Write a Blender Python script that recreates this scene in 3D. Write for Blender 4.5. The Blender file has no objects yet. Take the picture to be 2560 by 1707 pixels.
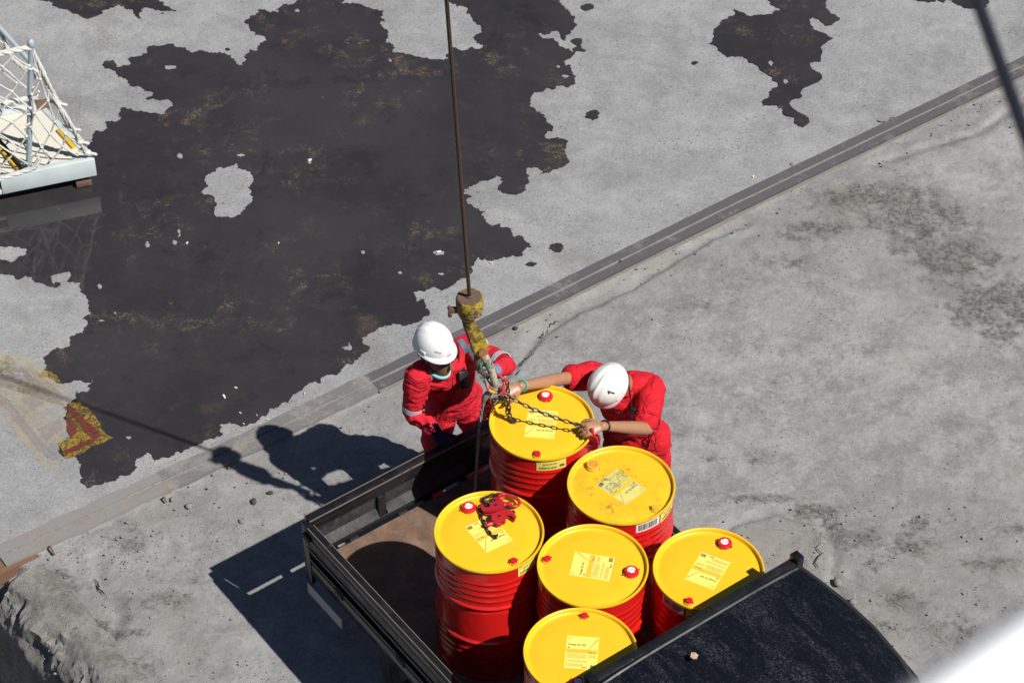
import bpy, bmesh, math, random
import numpy as np
from mathutils import Vector, Matrix
from mathutils.geometry import tessellate_polygon
from mathutils.bvhtree import BVHTree

SC = bpy.context.scene
COL = SC.collection
R = math.radians
random.seed(7)

# ------------------------------------------------------------------ camera, world, sun, exposure
PITCH = R(43.4)
CAM_Z = 11.875
cam_d = bpy.data.cameras.new('camera')
cam_d.sensor_width = 36.0
cam_d.lens = 6580.0 / 2560.0 * 36.0
cam_d.clip_start = 0.05
cam_d.clip_end = 600
cam_d.dof.use_dof = True
cam_d.dof.focus_distance = 14.3
cam_d.dof.aperture_fstop = 6.3
cam = bpy.data.objects.new('camera', cam_d)
COL.objects.link(cam)
cam.location = (0, 0, CAM_Z)
cam.rotation_euler = (math.pi / 2 - PITCH, 0, 0)
SC.camera = cam

SUN_DIR = Vector((0.647, -0.502, 1.0)).normalized()
world = bpy.data.worlds.new('World')
SC.world = world
world.use_nodes = True
wn = world.node_tree.nodes
wl = world.node_tree.links
wn.clear()
wo = wn.new('ShaderNodeOutputWorld')
wb = wn.new('ShaderNodeBackground')
wb.inputs['Strength'].default_value = 0.05
sky = wn.new('ShaderNodeTexSky')
sky.sky_type = 'NISHITA'
sky.sun_disc = False
sky.sun_elevation = math.asin(SUN_DIR.z)
sky.air_density = .6
sky.dust_density = .3
sky.sun_rotation = math.atan2(SUN_DIR.x, SUN_DIR.y)
wl.new(sky.outputs[0], wb.inputs['Color'])
wl.new(wb.outputs[0], wo.inputs['Surface'])

sun_d = bpy.data.lights.new('sun', 'SUN')
sun_d.energy = 5.0
sun_d.angle = R(0.53)
sun_d.color = (1.0, 0.965, 0.91)
sun = bpy.data.objects.new('sun', sun_d)
COL.objects.link(sun)
sun.location = (6, -4, 14)
sun.rotation_euler = (-SUN_DIR).to_track_quat('-Z', 'Y').to_euler()

SC.view_settings.view_transform = 'Standard'
SC.view_settings.look = 'None'
SC.view_settings.exposure = 0.25
SC.view_settings.gamma = 1.0
SC.view_settings.use_curve_mapping = False


# ------------------------------------------------------------------ helpers
def at(u, v, z):
    """scene point at height z for a point of the survey picture (2352 x 1568)"""
    k = 2560 / 2352
    a = (u * k - 1280) / 6580.0
    b = -(v * k - 853.5) / 6580.0
    d = Vector((a, math.cos(PITCH) + b * math.sin(PITCH), -math.sin(PITCH) + b * math.cos(PITCH)))
    return Vector((0, 0, CAM_Z)) + d * ((z - CAM_Z) / d.z)


def V(*a):
    return Vector(a)


def hashn(ix, iy, iz):
    h = (ix.astype(np.int64) * 374761393 + iy.astype(np.int64) * 668265263 + iz.astype(np.int64) * 2147483647) & 0xFFFFFFFF
    h = ((h ^ (h >> 13)) * 1274126177) & 0xFFFFFFFF
    h = ((h ^ (h >> 16)) * 2246822519) & 0xFFFFFFFF
    return ((h ^ (h >> 15)) & 0xFFFFFF) / float(0xFFFFFF)


def vnoise(p, s=1.0, seed=0):
    """value noise -1..1 on an (n,3) array"""
    q = p * s + seed * 17.31
    i = np.floor(q)
    f = q - i
    f = f * f * (3 - 2 * f)
    i = i.astype(np.int64)
    r = 0
    for dx in (0, 1):
        for dy in (0, 1):
            for dz in (0, 1):
                w = (f[:, 0] if dx else 1 - f[:, 0]) * (f[:, 1] if dy else 1 - f[:, 1]) * (f[:, 2] if dz else 1 - f[:, 2])
                r = r + w * hashn(i[:, 0] + dx, i[:, 1] + dy, i[:, 2] + dz)
    return r * 2 - 1


def fbm(p, s=1.0, o=4, seed=0, gain=.5):
    r = 0
    a = 1.0
    t = 0
    for k in range(o):
        r = r + a * vnoise(p, s * 2 ** k, seed + k * 3)
        t += a
        a *= gain
    return r / t


def sstep(a, b, x):
    t = np.clip((x - a) / (b - a), 0, 1)
    return t * t * (3 - 2 * t)


class MB:
    """collects simple shapes and links them as ONE mesh object"""

    def __init__(s):
        s.v = []
        s.f = []

    def add(s, vs, fs):
        o = len(s.v)
        s.v += [Vector(x) for x in vs]
        s.f += [tuple(i + o for i in f) for f in fs]
        return s

    def box(s, lo, hi, bev=0.0, M=None):
        x0, y0, z0 = lo
        x1, y1, z1 = hi
        if bev <= 0:
            vs = [V(x, y, z) for z in (z0, z1) for y in (y0, y1) for x in (x0, x1)]
            fs = [(0, 2, 3, 1), (4, 5, 7, 6), (0, 1, 5, 4), (2, 6, 7, 3), (0, 4, 6, 2), (1, 3, 7, 5)]
        else:
            b = min(bev, (x1 - x0) * .49, (y1 - y0) * .49, (z1 - z0) * .49)
            bm = bmesh.new()
            bmesh.ops.create_cube(bm, size=1)
            for q in bm.verts:
                q.co = V((x0 + x1) / 2 + q.co.x * (x1 - x0), (y0 + y1) / 2 + q.co.y * (y1 - y0), (z0 + z1) / 2 + q.co.z * (z1 - z0))
            bmesh.ops.bevel(bm, geom=list(bm.edges), offset=b, segments=2, affect='EDGES', profile=.5)
            bm.verts.index_update()
            vs = [q.co.copy() for q in bm.verts]
            fs = [tuple(q.index for q in f.verts) for f in bm.faces]
            bm.free()
        if M is not None:
            vs = [M @ q for q in vs]
        return s.add(vs, fs)

    def loft(s, secs, n=16, cap=True):
        """secs: (centre, U, V) elliptical sections"""
        vs = []
        fs = []
        for c, U, W in secs:
            for k in range(n):
                a = 2 * math.pi * k / n
                vs.append(Vector(c) + Vector(U) * math.cos(a) + Vector(W) * math.sin(a))
        m = len(secs)
        for i in range(m - 1):
            for k in range(n):
                k2 = (k + 1) % n
                fs.append((i * n + k, i * n + k2, (i + 1) * n + k2, (i + 1) * n + k))
        if cap:
            vs.append(Vector(secs[0][0]))
            vs.append(Vector(secs[-1][0]))
            for k in range(n):
                k2 = (k + 1) % n
                fs.append((m * n, k2, k))
                fs.append((m * n + 1, (m - 1) * n + k, (m - 1) * n + k2))
        return s.add(vs, fs)

    def tube(s, pts, r, n=8, rounded=False, flat=1.0, side=None):
        """tube along points; r is a number or one per point"""
        pts = [Vector(q) for q in pts]
        m = len(pts)
        rs = [r] * m if not hasattr(r, '__len__') else list(r)
        T = []
        for i in range(m):
            t = pts[min(i + 1, m - 1)] - pts[max(i - 1, 0)]
            T.append(t.normalized() if t.length > 1e-9 else V(0, 0, 1))
        u = Vector(side) if side is not None else (V(0, 0, 1) if abs(T[0].z) < .9 else V(1, 0, 0))
        secs = []
        for i in range(m):
            u = (u - T[i] * u.dot(T[i])).normalized()
            w = T[i].cross(u)
            secs.append((pts[i], u * rs[i], w * rs[i] * flat))
        if rounded:
            a, b = secs[0], secs[-1]
            pre = [(pts[0] - T[0] * rs[0] * math.sin(q), a[1] * math.cos(q), a[2] * math.cos(q)) for q in (1.45, 1.05, .55)]
            post = [(pts[-1] + T[-1] * rs[-1] * math.sin(q), b[1] * math.cos(q), b[2] * math.cos(q)) for q in (.55, 1.05, 1.45)]
            secs = pre + secs + post
        return s.loft(secs, n)

    def ball(s, c, rx, ry=None, rz=None, n=14, M=None):
        ry = ry or rx
        rz = rz or rx
        vs = []
        fs = []
        m = max(6, n // 2 + 1)
        for i in range(1, m):
            th = math.pi * i / m
            for k in range(n):
                a = 2 * math.pi * k / n
                vs.append(V(rx * math.sin(th) * math.cos(a), ry * math.sin(th) * math.sin(a), rz * math.cos(th)))
        for i in range(m - 2):
            for k in range(n):
                k2 = (k + 1) % n
                fs.append((i * n + k, (i + 1) * n + k, (i + 1) * n + k2, i * n + k2))
        t = len(vs)
        vs += [V(0, 0, rz), V(0, 0, -rz)]
        for k in range(n):
            k2 = (k + 1) % n
            fs.append((t, k, k2))
            fs.append((t + 1, (m - 2) * n + k2, (m - 2) * n + k))
        if M is not None:
            vs = [M @ q for q in vs]
        return s.add([q + Vector(c) for q in vs], fs)

    def lathe(s, prof, n=64, c=(0, 0, 0), closed=False):
        """prof: (radius, z) from bottom to top"""
        vs = []
        fs = []
        for r, z in prof:
            for k in range(n):
                a = 2 * math.pi * k / n
                vs.append(V(c[0] + r * math.cos(a), c[1] + r * math.sin(a), c[2] + z))
        m = len(prof)
        for i in range(m - 1 + (1 if closed else 0)):
            j = (i + 1) % m
            for k in range(n):
                k2 = (k + 1) % n
                fs.append((i * n + k, i * n + k2, j * n + k2, j * n + k))
        return s.add(vs, fs)

    def prism(s, outline, th, M=None, holes=()):
        """flat outline in xy, thickness th along z, centred"""
        loops = [list(outline)] + [list(h) for h in holes]
        flat = [q for l in loops for q in l]
        tris = tessellate_polygon([[V(q[0], q[1], 0) for q in l] for l in loops])
        n = len(flat)
        vs = [V(q[0], q[1], -th / 2) for q in flat] + [V(q[0], q[1], th / 2) for q in flat]
        fs = []
        for t in tris:
            a, b, c = [flat[i] for i in t]
            if (b[0] - a[0]) * (c[1] - a[1]) - (b[1] - a[1]) * (c[0] - a[0]) < 0:
                t = t[::-1]
            fs.append(tuple(i + n for i in t))
            fs.append(tuple(t[::-1]))
        o = 0
        for li, l in enumerate(loops):
            k = len(l)
            area = sum(l[i][0] * l[(i + 1) % k][1] - l[(i + 1) % k][0] * l[i][1] for i in range(k))
            for i in range(k):
                j = (i + 1) % k
                q = (o + i, o + j, n + o + j, n + o + i)
                if (area < 0) != (li > 0):
                    q = q[::-1]
                fs.append(q)
            o += k
        if M is not None:
            vs = [M @ q for q in vs]
        return s.add(vs, fs)

    def sheet(s, outline, z, holes=()):
        loops = [list(outline)] + [list(h) for h in holes]
        flat = [q for l in loops for q in l]
        fs = []
        for t in tessellate_polygon([[V(q[0], q[1], 0) for q in l] for l in loops]):
            a, b, c = [flat[i] for i in t]
            if (b[0] - a[0]) * (c[1] - a[1]) - (b[1] - a[1]) * (c[0] - a[0]) < 0:
                t = t[::-1]
            fs.append(tuple(t))
        return s.add([V(q[0], q[1], z) for q in flat], fs)

    def mesh(s, name, m=None, smooth=35, org=(0, 0, 0)):
        me = bpy.data.meshes.new(name)
        o = Vector(org)
        me.from_pydata([tuple(q - o) for q in s.v], [], s.f)
        if smooth:
            me.polygons.foreach_set('use_smooth', [True] * len(me.polygons))
            me.set_sharp_from_angle(angle=R(smooth))
        if m is not None:
            me.materials.append(m)
        me.update()
        return me

    def build(s, name, m, parent=None, smooth=35, world=False):
        org = V(0, 0, 0)
        if world:
            p = parent
            while p is not None:
                org += p.location
                p = p.parent
        return link(name, s.mesh(name, m, smooth, org), parent)


def link(name, me, parent=None):
    o = bpy.data.objects.new(name, me)
    COL.objects.link(o)
    if parent is not None:
        o.parent = parent
    return o


def tag(o, label=None, cat=None, group=None, kind=None):
    if label:
        o['label'] = label
    if cat:
        o['category'] = cat
    if group:
        o['group'] = group
    if kind:
        o['kind'] = kind
    return o


def thing(name, label, cat, loc=(0, 0, 0), rz=0.0, group=None):
    o = bpy.data.objects.new(name, None)
    o.empty_display_size = .1
    COL.objects.link(o)
    o.location = loc
    o.rotation_euler = (0, 0, rz)
    return tag(o, label, cat, group)


def text_mesh(body, size, name='text', bold=False):
    cu = bpy.data.curves.new(name, 'FONT')
    cu.body = body
    cu.size = size
    cu.align_x = 'LEFT'
    cu.resolution_u = 2
    cu.fill_mode = 'FRONT'
    if bold:
        cu.offset = size * .025
    o = bpy.data.objects.new(name, cu)
    COL.objects.link(o)
    dg = bpy.context.evaluated_depsgraph_get()
    me = bpy.data.meshes.new_from_object(o.evaluated_get(dg))
    bpy.data.objects.remove(o)
    vs = [q.co.copy() for q in me.vertices]
    fs = [tuple(f.vertices) for f in me.polygons]
    bpy.data.meshes.remove(me)
    return vs, fs


# ------------------------------------------------------------------ materials
class N:
    """tiny node-graph writer"""

    def __init__(s, name):
        s.m = bpy.data.materials.new(name)
        s.m.use_nodes = True
        s.t = s.m.node_tree
        s.b = s.t.nodes['Principled BSDF']
        s.out = s.t.nodes['Material Output']
        s.co = None

    def n(s, typ, **k):
        q = s.t.nodes.new(typ)
        for a, b in k.items():
            setattr(q, a, b)
        return q

    def l(s, a, b):
        s.t.links.new(a, b)

    def coord(s, scale=(1, 1, 1), rot=0.0):
        tc = s.n('ShaderNodeTexCoord')
        mp = s.n('ShaderNodeMapping')
        mp.inputs['Scale'].default_value = scale
        mp.inputs['Rotation'].default_value = (0, 0, rot)
        if getattr(s, 'rnd', False):
            oi = s.n('ShaderNodeObjectInfo')
            va = s.n('ShaderNodeVectorMath', operation='MULTIPLY_ADD')
            s.l(oi.outputs['Random'], va.inputs[0])
            va.inputs[1].default_value = (17, 11, 3)
            s.l(tc.outputs['Object'], va.inputs[2])
            s.l(va.outputs[0], mp.inputs['Vector'])
        else:
            s.l(tc.outputs['Object'], mp.inputs['Vector'])
        return mp.outputs[0]

    def noise(s, scale, detail=4, rough=.55, vec=None, dist=0.0):
        q = s.n('ShaderNodeTexNoise')
        q.inputs['Scale'].default_value = scale
        q.inputs['Detail'].default_value = detail
        q.inputs['Roughness'].default_value = rough
        q.inputs['Distortion'].default_value = dist
        s.l(vec if vec is not None else s.coord(), q.inputs['Vector'])
        return q.outputs['Fac']

    def vor(s, scale, vec=None, feature='F1', rnd=1.0):
        q = s.n('ShaderNodeTexVoronoi')
        q.feature = feature
        q.inputs['Scale'].default_value = scale
        q.inputs['Randomness'].default_value = rnd
        s.l(vec if vec is not None else s.coord(), q.inputs['Vector'])
        return q.outputs['Distance']

    def ramp(s, fac, lo, hi, a=0.0, b=1.0):
        q = s.n('ShaderNodeMapRange')
        q.interpolation_type = 'SMOOTHSTEP'
        q.inputs['From Min'].default_value = lo
        q.inputs['From Max'].default_value = hi
        q.inputs['To Min'].default_value = a
        q.inputs['To Max'].default_value = b
        s.l(fac, q.inputs['Value'])
        return q.outputs[0]

    def mth(s, op, a, b):
        q = s.n('ShaderNodeMath', operation=op)
        for i, x in enumerate((a, b)):
            if isinstance(x, (int, float)):
                q.inputs[i].default_value = x
            else:
                s.l(x, q.inputs[i])
        return q.outputs[0]

    def mix(s, fac, a, b, mode='MIX'):
        q = s.n('ShaderNodeMix', data_type='RGBA', blend_type=mode)
        for i, x in ((0, fac), (6, a), (7, b)):
            if isinstance(x, (int, float)):
                q.inputs[i].default_value = x
            elif isinstance(x, tuple):
                q.inputs[i].default_value = (*x, 1)
            else:
                s.l(x, q.inputs[i])
        return q.outputs[2]

    def base(s, c):
        if isinstance(c, tuple):
            s.b.inputs['Base Color'].default_value = (*c, 1)
        else:
            s.l(c, s.b.inputs['Base Color'])
        return s

    def rough(s, r):
        if isinstance(r, (int, float)):
            s.b.inputs['Roughness'].default_value = r
        else:
            s.l(r, s.b.inputs['Roughness'])
        return s

    def metal(s, x):
        if isinstance(x, (int, float)):
            s.b.inputs['Metallic'].default_value = x
        else:
            s.l(x, s.b.inputs['Metallic'])
        return s

    def bump(s, h, strength=.3, dist=.01, prev=None):
        q = s.n('ShaderNodeBump')
        q.inputs['Strength'].default_value = strength
        q.inputs['Distance'].default_value = dist
        s.l(h, q.inputs['Height'])
        if prev is not None:
            s.l(prev, q.inputs['Normal'])
        s.l(q.outputs[0], s.b.inputs['Normal'])
        return q.outputs[0]

    def attr(s, name):
        q = s.n('ShaderNodeAttribute')
        q.attribute_name = name
        sp = s.n('ShaderNodeSeparateColor')
        s.l(q.outputs['Color'], sp.inputs[0])
        return sp.outputs


def simple(name, col, rough=.5, metal=0.0, var=.12, scale=30, bump=0.0, bs=80, spec=None):
    k = N(name)
    f = k.noise(scale, 4)
    k.base(k.mix(f, tuple(c * (1 - var) for c in col), tuple(min(1, c * (1 + var)) for c in col)))
    k.rough(rough).metal(metal)
    if spec is not None:
        k.b.inputs['Specular IOR Level'].default_value = spec
    if bump:
        k.bump(k.noise(bs, 3), bump, .004)
    return k.m


M = {}


def ground_mat():
    k = N('concrete_ground')
    a = k.attr('mask')                      # R: south side, G: dark stain, B: brown soil
    big = k.noise(.7, 5, .65)
    mid = k.noise(3.6, 8, .72, dist=.3)
    blot = k.noise(11, 7, .75, dist=.8)
    fine = k.noise(48, 5, .72)
    grit = k.noise(150, 3, .75)
    north = k.mix(k.ramp(big, .35, .65), (.258, .262, .270), (.300, .302, .306))
    south = k.mix(k.ramp(big, .35, .65), (.244, .244, .246), (.296, .294, .291))
    c = k.mix(a[0], north, south)
    c = k.mix(k.mth('MULTIPLY', k.ramp(mid, .36, .56, .5, 0), k.mth('ADD', .6, k.mth('MULTIPLY', a[0], .5))), c, (.15, .148, .145))
    c = k.mix(k.ramp(mid, .50, .66, 0, .42), c, (.375, .373, .366))
    c = k.mix(k.mth('MULTIPLY', k.ramp(blot, .52, .64), k.mth('ADD', .18, k.mth('MULTIPLY', a[0], .22))), c, (.385, .375, .352))
    c = k.mix(k.mth('MULTIPLY', k.ramp(blot, .46, .34), k.mth('ADD', .20, k.mth('MULTIPLY', a[0], .24))), c, (.12, .116, .110))
    c = k.mix(k.ramp(fine, .54, .68, 0, .42), c, (.125, .123, .121))
    c = k.mix(k.ramp(fine, .47, .34, 0, .36), c, (.43, .43, .43))
    c = k.mix(k.ramp(grit, .55, .70, 0, .30), c, (.11, .108, .104))
    c = k.mix(k.ramp(grit, .45, .30, 0, .30), c, (.47, .465, .455))
    c = k.mix(k.ramp(k.noise(1.5, 7, .72), .49, .66, 0, .38), c, (.165, .16, .155))
    vv = k.vor(26)
    pit = k.mth('MULTIPLY', k.ramp(vv, .17, .09), k.ramp(k.noise(2.1, 4), .46, .60))
    c = k.mix(k.mth('MULTIPLY', pit, .75), c, (.07, .067, .063))
    sp = k.mth('MULTIPLY', k.ramp(k.noise(70, 2, .5), .66, .70), k.ramp(k.noise(3.3, 5, .7), .42, .60))
    c = k.mix(k.mth('MULTIPLY', sp, .8), c, (.06, .058, .054))
    warm = k.ramp(k.noise(1.9, 6, .7), .50, .66, 0, .35)
    c = k.mix(k.mth('MULTIPLY', warm, a[0]), c, (.27, .245, .215))
    # brown soil
    soil = k.mth('MULTIPLY', a[2], k.ramp(mid, .3, .6, .45, 1.0))
    c = k.mix(k.mth('MULTIPLY', soil, .62), c, k.mix(k.ramp(fine, .38, .62), (.165, .150, .128), (.262, .244, .212)))
    # stains: broken up by noise
    st = k.mth('ADD', a[1], k.mth('MULTIPLY', k.mth('SUBTRACT', k.noise(9, 10, .80), .5), 2.3))
    st = k.mth('MULTIPLY', k.ramp(st, .30, .72), k.ramp(a[1], .04, .25))
    st = k.mth('MULTIPLY', st, k.ramp(k.noise(30, 6, .8, dist=.3), .40, .60, .28, 1.0))
    c = k.mix(k.mth('MULTIPLY', st, .85), c, (.066, .059, .051))
    k.base(c).rough(.95)
    k.b.inputs['Specular IOR Level'].default_value = .15
    h = k.mth('ADD', k.mth('MULTIPLY', fine, .6), k.mth('MULTIPLY', grit, .3))
    h = k.mth('SUBTRACT', h, k.mth('MULTIPLY', pit, .5))
    b1 = k.bump(blot, .30, .012)
    k.bump(h, .9, .010, b1)
    return k.m


def rock_mat():
    k = N('broken_concrete')
    a = k.noise(5, 7, .72, dist=.4)
    b = k.noise(24, 6, .75)
    g = k.noise(90, 4, .75)
    c = k.mix(k.ramp(a, .36, .62), (.175, .162, .146), (.272, .264, .25))
    c = k.mix(k.ramp(b, .52, .66, 0, .55), c, (.30, .292, .278))
    c = k.mix(k.ramp(b, .46, .34, 0, .6), c, (.07, .060, .050))
    c = k.mix(k.ramp(g, .56, .68, 0, .5), c, (.08, .076, .07))
    c = k.mix(k.ramp(k.noise(8, 4, .6), .66, .72, 0, .5), c, (.20, .115, .07))
    k.base(c).rough(.95)
    k.b.inputs['Specular IOR Level'].default_value = .15
    b1 = k.bump(b, .6, .02)
    k.bump(g, .8, .01, b1)
    return k.m


def wet_mat():
    k = N('wet_concrete')
    big = k.noise(.9, 5, .6)
    mid = k.noise(4.5, 8, .75, dist=.4)
    fine = k.noise(60, 5, .75)
    c = k.mix(k.ramp(big, .3, .7), (.026, .0245, .027), (.040, .037, .040))
    c = k.mix(k.ramp(k.noise(7, 8, .75, dist=.5), .50, .68, 0, .5), c, (.050, .042, .038))
    c = k.mix(k.ramp(fine, .58, .72, 0, .35), c, (.09, .078, .068))
    spk = k.mth('MULTIPLY', k.ramp(mid, .50, .66), k.ramp(fine, .44, .60))
    spk = k.mth('MULTIPLY', spk, k.ramp(k.noise(1.2, 4, .6), .45, .62))
    c = k.mix(k.mth('MULTIPLY', spk, .9), c, (.175, .135, .085))
    br = k.mth('MULTIPLY', k.ramp(k.noise(2.4, 6, .7), .56, .70), .4)
    c = k.mix(br, c, (.080, .060, .043))
    c = k.mix(k.ramp(k.noise(3.1, 7, .75, dist=.4), .46, .36, 0, .45), c, (.019, .018, .021))
    rust = k.mth('MULTIPLY', k.ramp(k.noise(6.3, 4, .6), .68, .74), k.ramp(fine, .42, .55))
    c = k.mix(k.mth('MULTIPLY', rust, .6), c, (.20, .085, .045))
    k.base(c).rough(k.ramp(mid, .45, .7, .03, .16))
    k.b.inputs['IOR'].default_value = 1.45
    k.bump(k.mth('ADD', mid, k.mth('MULTIPLY', fine, .1)), .03, .004)
    return k.m


def drum_red():
    k = N('drum_red_paint')
    k.rnd = True
    f = k.noise(6, 4)
    c = k.mix(f, (.56, .010, .009), (.66, .016, .013))
    sc = k.noise(34, 7, .8, k.coord((.5, .5, 1.6)))
    c = k.mix(k.ramp(sc, .64, .72, 0, .55), c, (.20, .02, .018))
    c = k.mix(k.ramp(k.noise(5, 6, .75), .54, .72, 0, .35), c, (.34, .05, .04))
    c = k.mix(k.ramp(k.noise(55, 3, .7), .74, .78, 0, .6), c, (.42, .20, .17))
    k.base(c).rough(k.ramp(k.noise(9, 4), .3, .7, .17, .32))
    k.b.inputs['Coat Weight'].default_value = .3
    k.b.inputs['Coat Roughness'].default_value = .12
    k.bump(k.noise(4.5, 3, .5), .16, .03)
    return k.m


def drum_yellow(name, dirt):
    k = N(name)
    k.rnd = True
    c = k.mix(k.noise(5, 3), (.77, .445, .012), (.82, .495, .020))
    v = k.coord((1, 1, 1))
    d1 = k.ramp(k.noise(5, 8, .72, v, .6), .64 - .20 * dirt, .78 - .12 * dirt)
    d2 = k.ramp(k.noise(38, 5, .75), .36, .66)
    c = k.mix(k.mth('MULTIPLY', k.mth('MULTIPLY', d1, d2), .25 + .4 * dirt), c, (.40, .215, .045))
    spk = k.ramp(k.noise(75, 3, .6), .73, .77)
    c = k.mix(k.mth('MULTIPLY', spk, .45 + .3 * dirt), c, (.14, .07, .02))
    scr = k.ramp(k.noise(22, 6, .8, k.coord((.35, 5, 1), .7)), .71, .76)
    c = k.mix(k.mth('MULTIPLY', scr, .25 + .3 * dirt), c, (.26, .12, .03))
    k.base(c).rough(k.ramp(k.noise(11, 5), .3, .7, .28, .45))
    k.bump(k.noise(5, 3), .14, .025)
    return k.m


def black_paint(name, chips=.0, dust=.0, rough=.28, col=(.006, .007, .009), stretch=(1, 1, 1)):
    k = N(name)
    c = k.mix(k.noise(6, 4), tuple(x * .8 for x in col), tuple(x * 1.3 for x in col))
    if dust:
        v = k.coord(stretch)
        d = k.mth('MULTIPLY', k.ramp(k.noise(3, 6, .7, v), .38, .75), k.ramp(k.noise(26, 6, .8, v), .35, .75))
        c = k.mix(k.mth('MULTIPLY', d, dust), c, (.10, .096, .088))
        spk = k.ramp(k.noise(120, 2, .6), .72, .78)
        c = k.mix(k.mth('MULTIPLY', spk, .55 * min(1, dust * 2)), c, (.27, .255, .23))
    if chips:
        ch = k.ramp(k.noise(34, 7, .8, k.coord((1, 1, 1)), .8), .63, .68)
        c = k.mix(k.mth('MULTIPLY', ch, chips), c, k.mix(k.noise(14, 3), (.13, .085, .055), (.24, .22, .20)))
        sc = k.ramp(k.noise(30, 5, .8, k.coord((.5, .5, 6), .4)), .68, .73)
        c = k.mix(k.mth('MULTIPLY', sc, chips * .6), c, (.20, .19, .18))
    k.base(c)
    k.rough(k.ramp(k.noise(8, 5), .3, .7, rough * .7, rough * 1.5))
    k.bump(k.noise(60, 4), .05, .002)
    return k.m


def roof_paint():
    k = N('truck_roof_black')
    v = k.coord((2.6, .55, 1))
    d = k.ramp(k.noise(3.2, 5, .7, v, .3), .46, .64)
    f = k.ramp(k.noise(85, 4, .8), .44, .68)
    f2 = k.ramp(k.noise(22, 6, .8, k.coord((1.6, .7, 1))), .40, .66)
    c = k.mix(k.mth('MULTIPLY', k.mth('MULTIPLY', d, f), .9), (.0045, .006, .010), (.060, .062, .072))
    c = k.mix(k.mth('MULTIPLY', k.mth('MULTIPLY', f2, f), .22), c, (.10, .097, .09))
    spk = k.mth('MULTIPLY', k.ramp(k.noise(130, 2, .6), .73, .77), k.ramp(k.noise(5, 4, .6), .42, .62))
    c = k.mix(k.mth('MULTIPLY', spk, .7), c, (.30, .29, .27))
    k.base(c)
    k.rough(k.ramp(d, 0, 1, .08, .22))
    k.b.inputs['Specular IOR Level'].default_value = .35
    return k.m


def rust_floor():
    k = N('rusty_bed_floor')
    a = k.noise(4, 8, .7, dist=.5)
    b = k.noise(22, 7, .75)
    c = k.mix(k.ramp(a, .3, .7), (.115, .070, .050), (.275, .178, .125))
    c = k.mix(k.ramp(b, .5, .68, 0, .6), c, (.26, .115, .052))
    c = k.mix(k.ramp(b, .45, .33, 0, .5), c, (.24, .205, .17))
    c = k.mix(k.ramp(k.noise(9, 6, .7), .60, .68, 0, .75), c, (.085, .083, .08))
    c = k.mix(k.ramp(k.noise(70, 4, .7), .6, .7, 0, .5), c, (.05, .035, .028))
    k.base(c).rough(.7)
    k.bump(b, .35, .006)
    return k.m


def rust_steel(name, steel, rust, amt, spread=.5):
    k = N(name)
    a = k.noise(5, 7, .7, k.coord((1, 1, 1)), .5)
    b = k.noise(45, 6, .75)
    c = k.mix(b, tuple(x * .8 for x in steel), tuple(x * 1.25 for x in steel))
    m = k.ramp(k.mth('ADD', k.mth('MULTIPLY', a, .7), k.mth('MULTIPLY', b, .3)), .62 - spread * amt, .72 - spread * amt * .6)
    c = k.mix(m, c, k.mix(k.noise(30, 5), tuple(x * .6 for x in rust), tuple(x * 1.35 for x in rust)))
    k.base(c).rough(.65).metal(0)
    k.bump(k.mth('ADD', a, b), .3, .005)
    return k.m


def chipped(name, paint, under, amt, rough=.45, scale=30):
    k = N(name)
    a = k.mth('ADD', k.mth('MULTIPLY', k.noise(scale, 9, .8), .6), k.mth('MULTIPLY', k.noise(scale * .3, 5, .6), .4))
    c = k.mix(k.noise(scale * .6, 4), tuple(x * .75 for x in paint), tuple(min(1, x * 1.2) for x in paint))
    m = k.ramp(a, .60 - amt * .25, .66 - amt * .22)
    c = k.mix(m, c, k.mix(k.noise(scale * 2, 4), tuple(x * .6 for x in under), tuple(x * 1.4 for x in under)))
    k.base(c).rough(rough)
    k.bump(m, -.25, .003)
    return k.m


def fabric(name, col):
    k = N(name)
    f = k.noise(14, 5)
    c = k.mix(f, tuple(x * .85 for x in col), tuple(x * 1.12 for x in col))
    k.base(c).rough(.82)
    k.b.inputs['Specular IOR Level'].default_value = .2
    h = k.noise(13, 5, .62, k.coord((1, 1, 2.0)), 1.4)
    b = k.bump(h, .95, .022)
    k.bump(k.noise(60, 4, .7, k.coord((1, 1, 1.6)), .6), .35, .005, b)
    return k.m


def paint_mark(name, col, keep, scale=26, top=1.0):
    """worn road paint: a cut-out sheet that shows the ground through its wear"""
    k = N(name)
    a = k.noise(scale, 7, .78, dist=.4)
    b = k.noise(4, 4, .6)
    m = k.ramp(k.mth('ADD', k.mth('MULTIPLY', a, .75), k.mth('MULTIPLY', b, .25)), 1 - keep - .10, 1 - keep + .12, 0, top)
    tr = k.n('ShaderNodeBsdfTransparent')
    mx = k.n('ShaderNodeMixShader')
    k.l(m, mx.inputs[0])
    k.l(tr.outputs[0], mx.inputs[1])
    k.l(k.b.outputs[0], mx.inputs[2])
    k.l(mx.outputs[0], k.out.inputs['Surface'])
    k.base(k.mix(k.noise(40, 4), tuple(x * .8 for x in col), tuple(min(1, x * 1.15) for x in col))).rough(.8)
    return k.m


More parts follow.
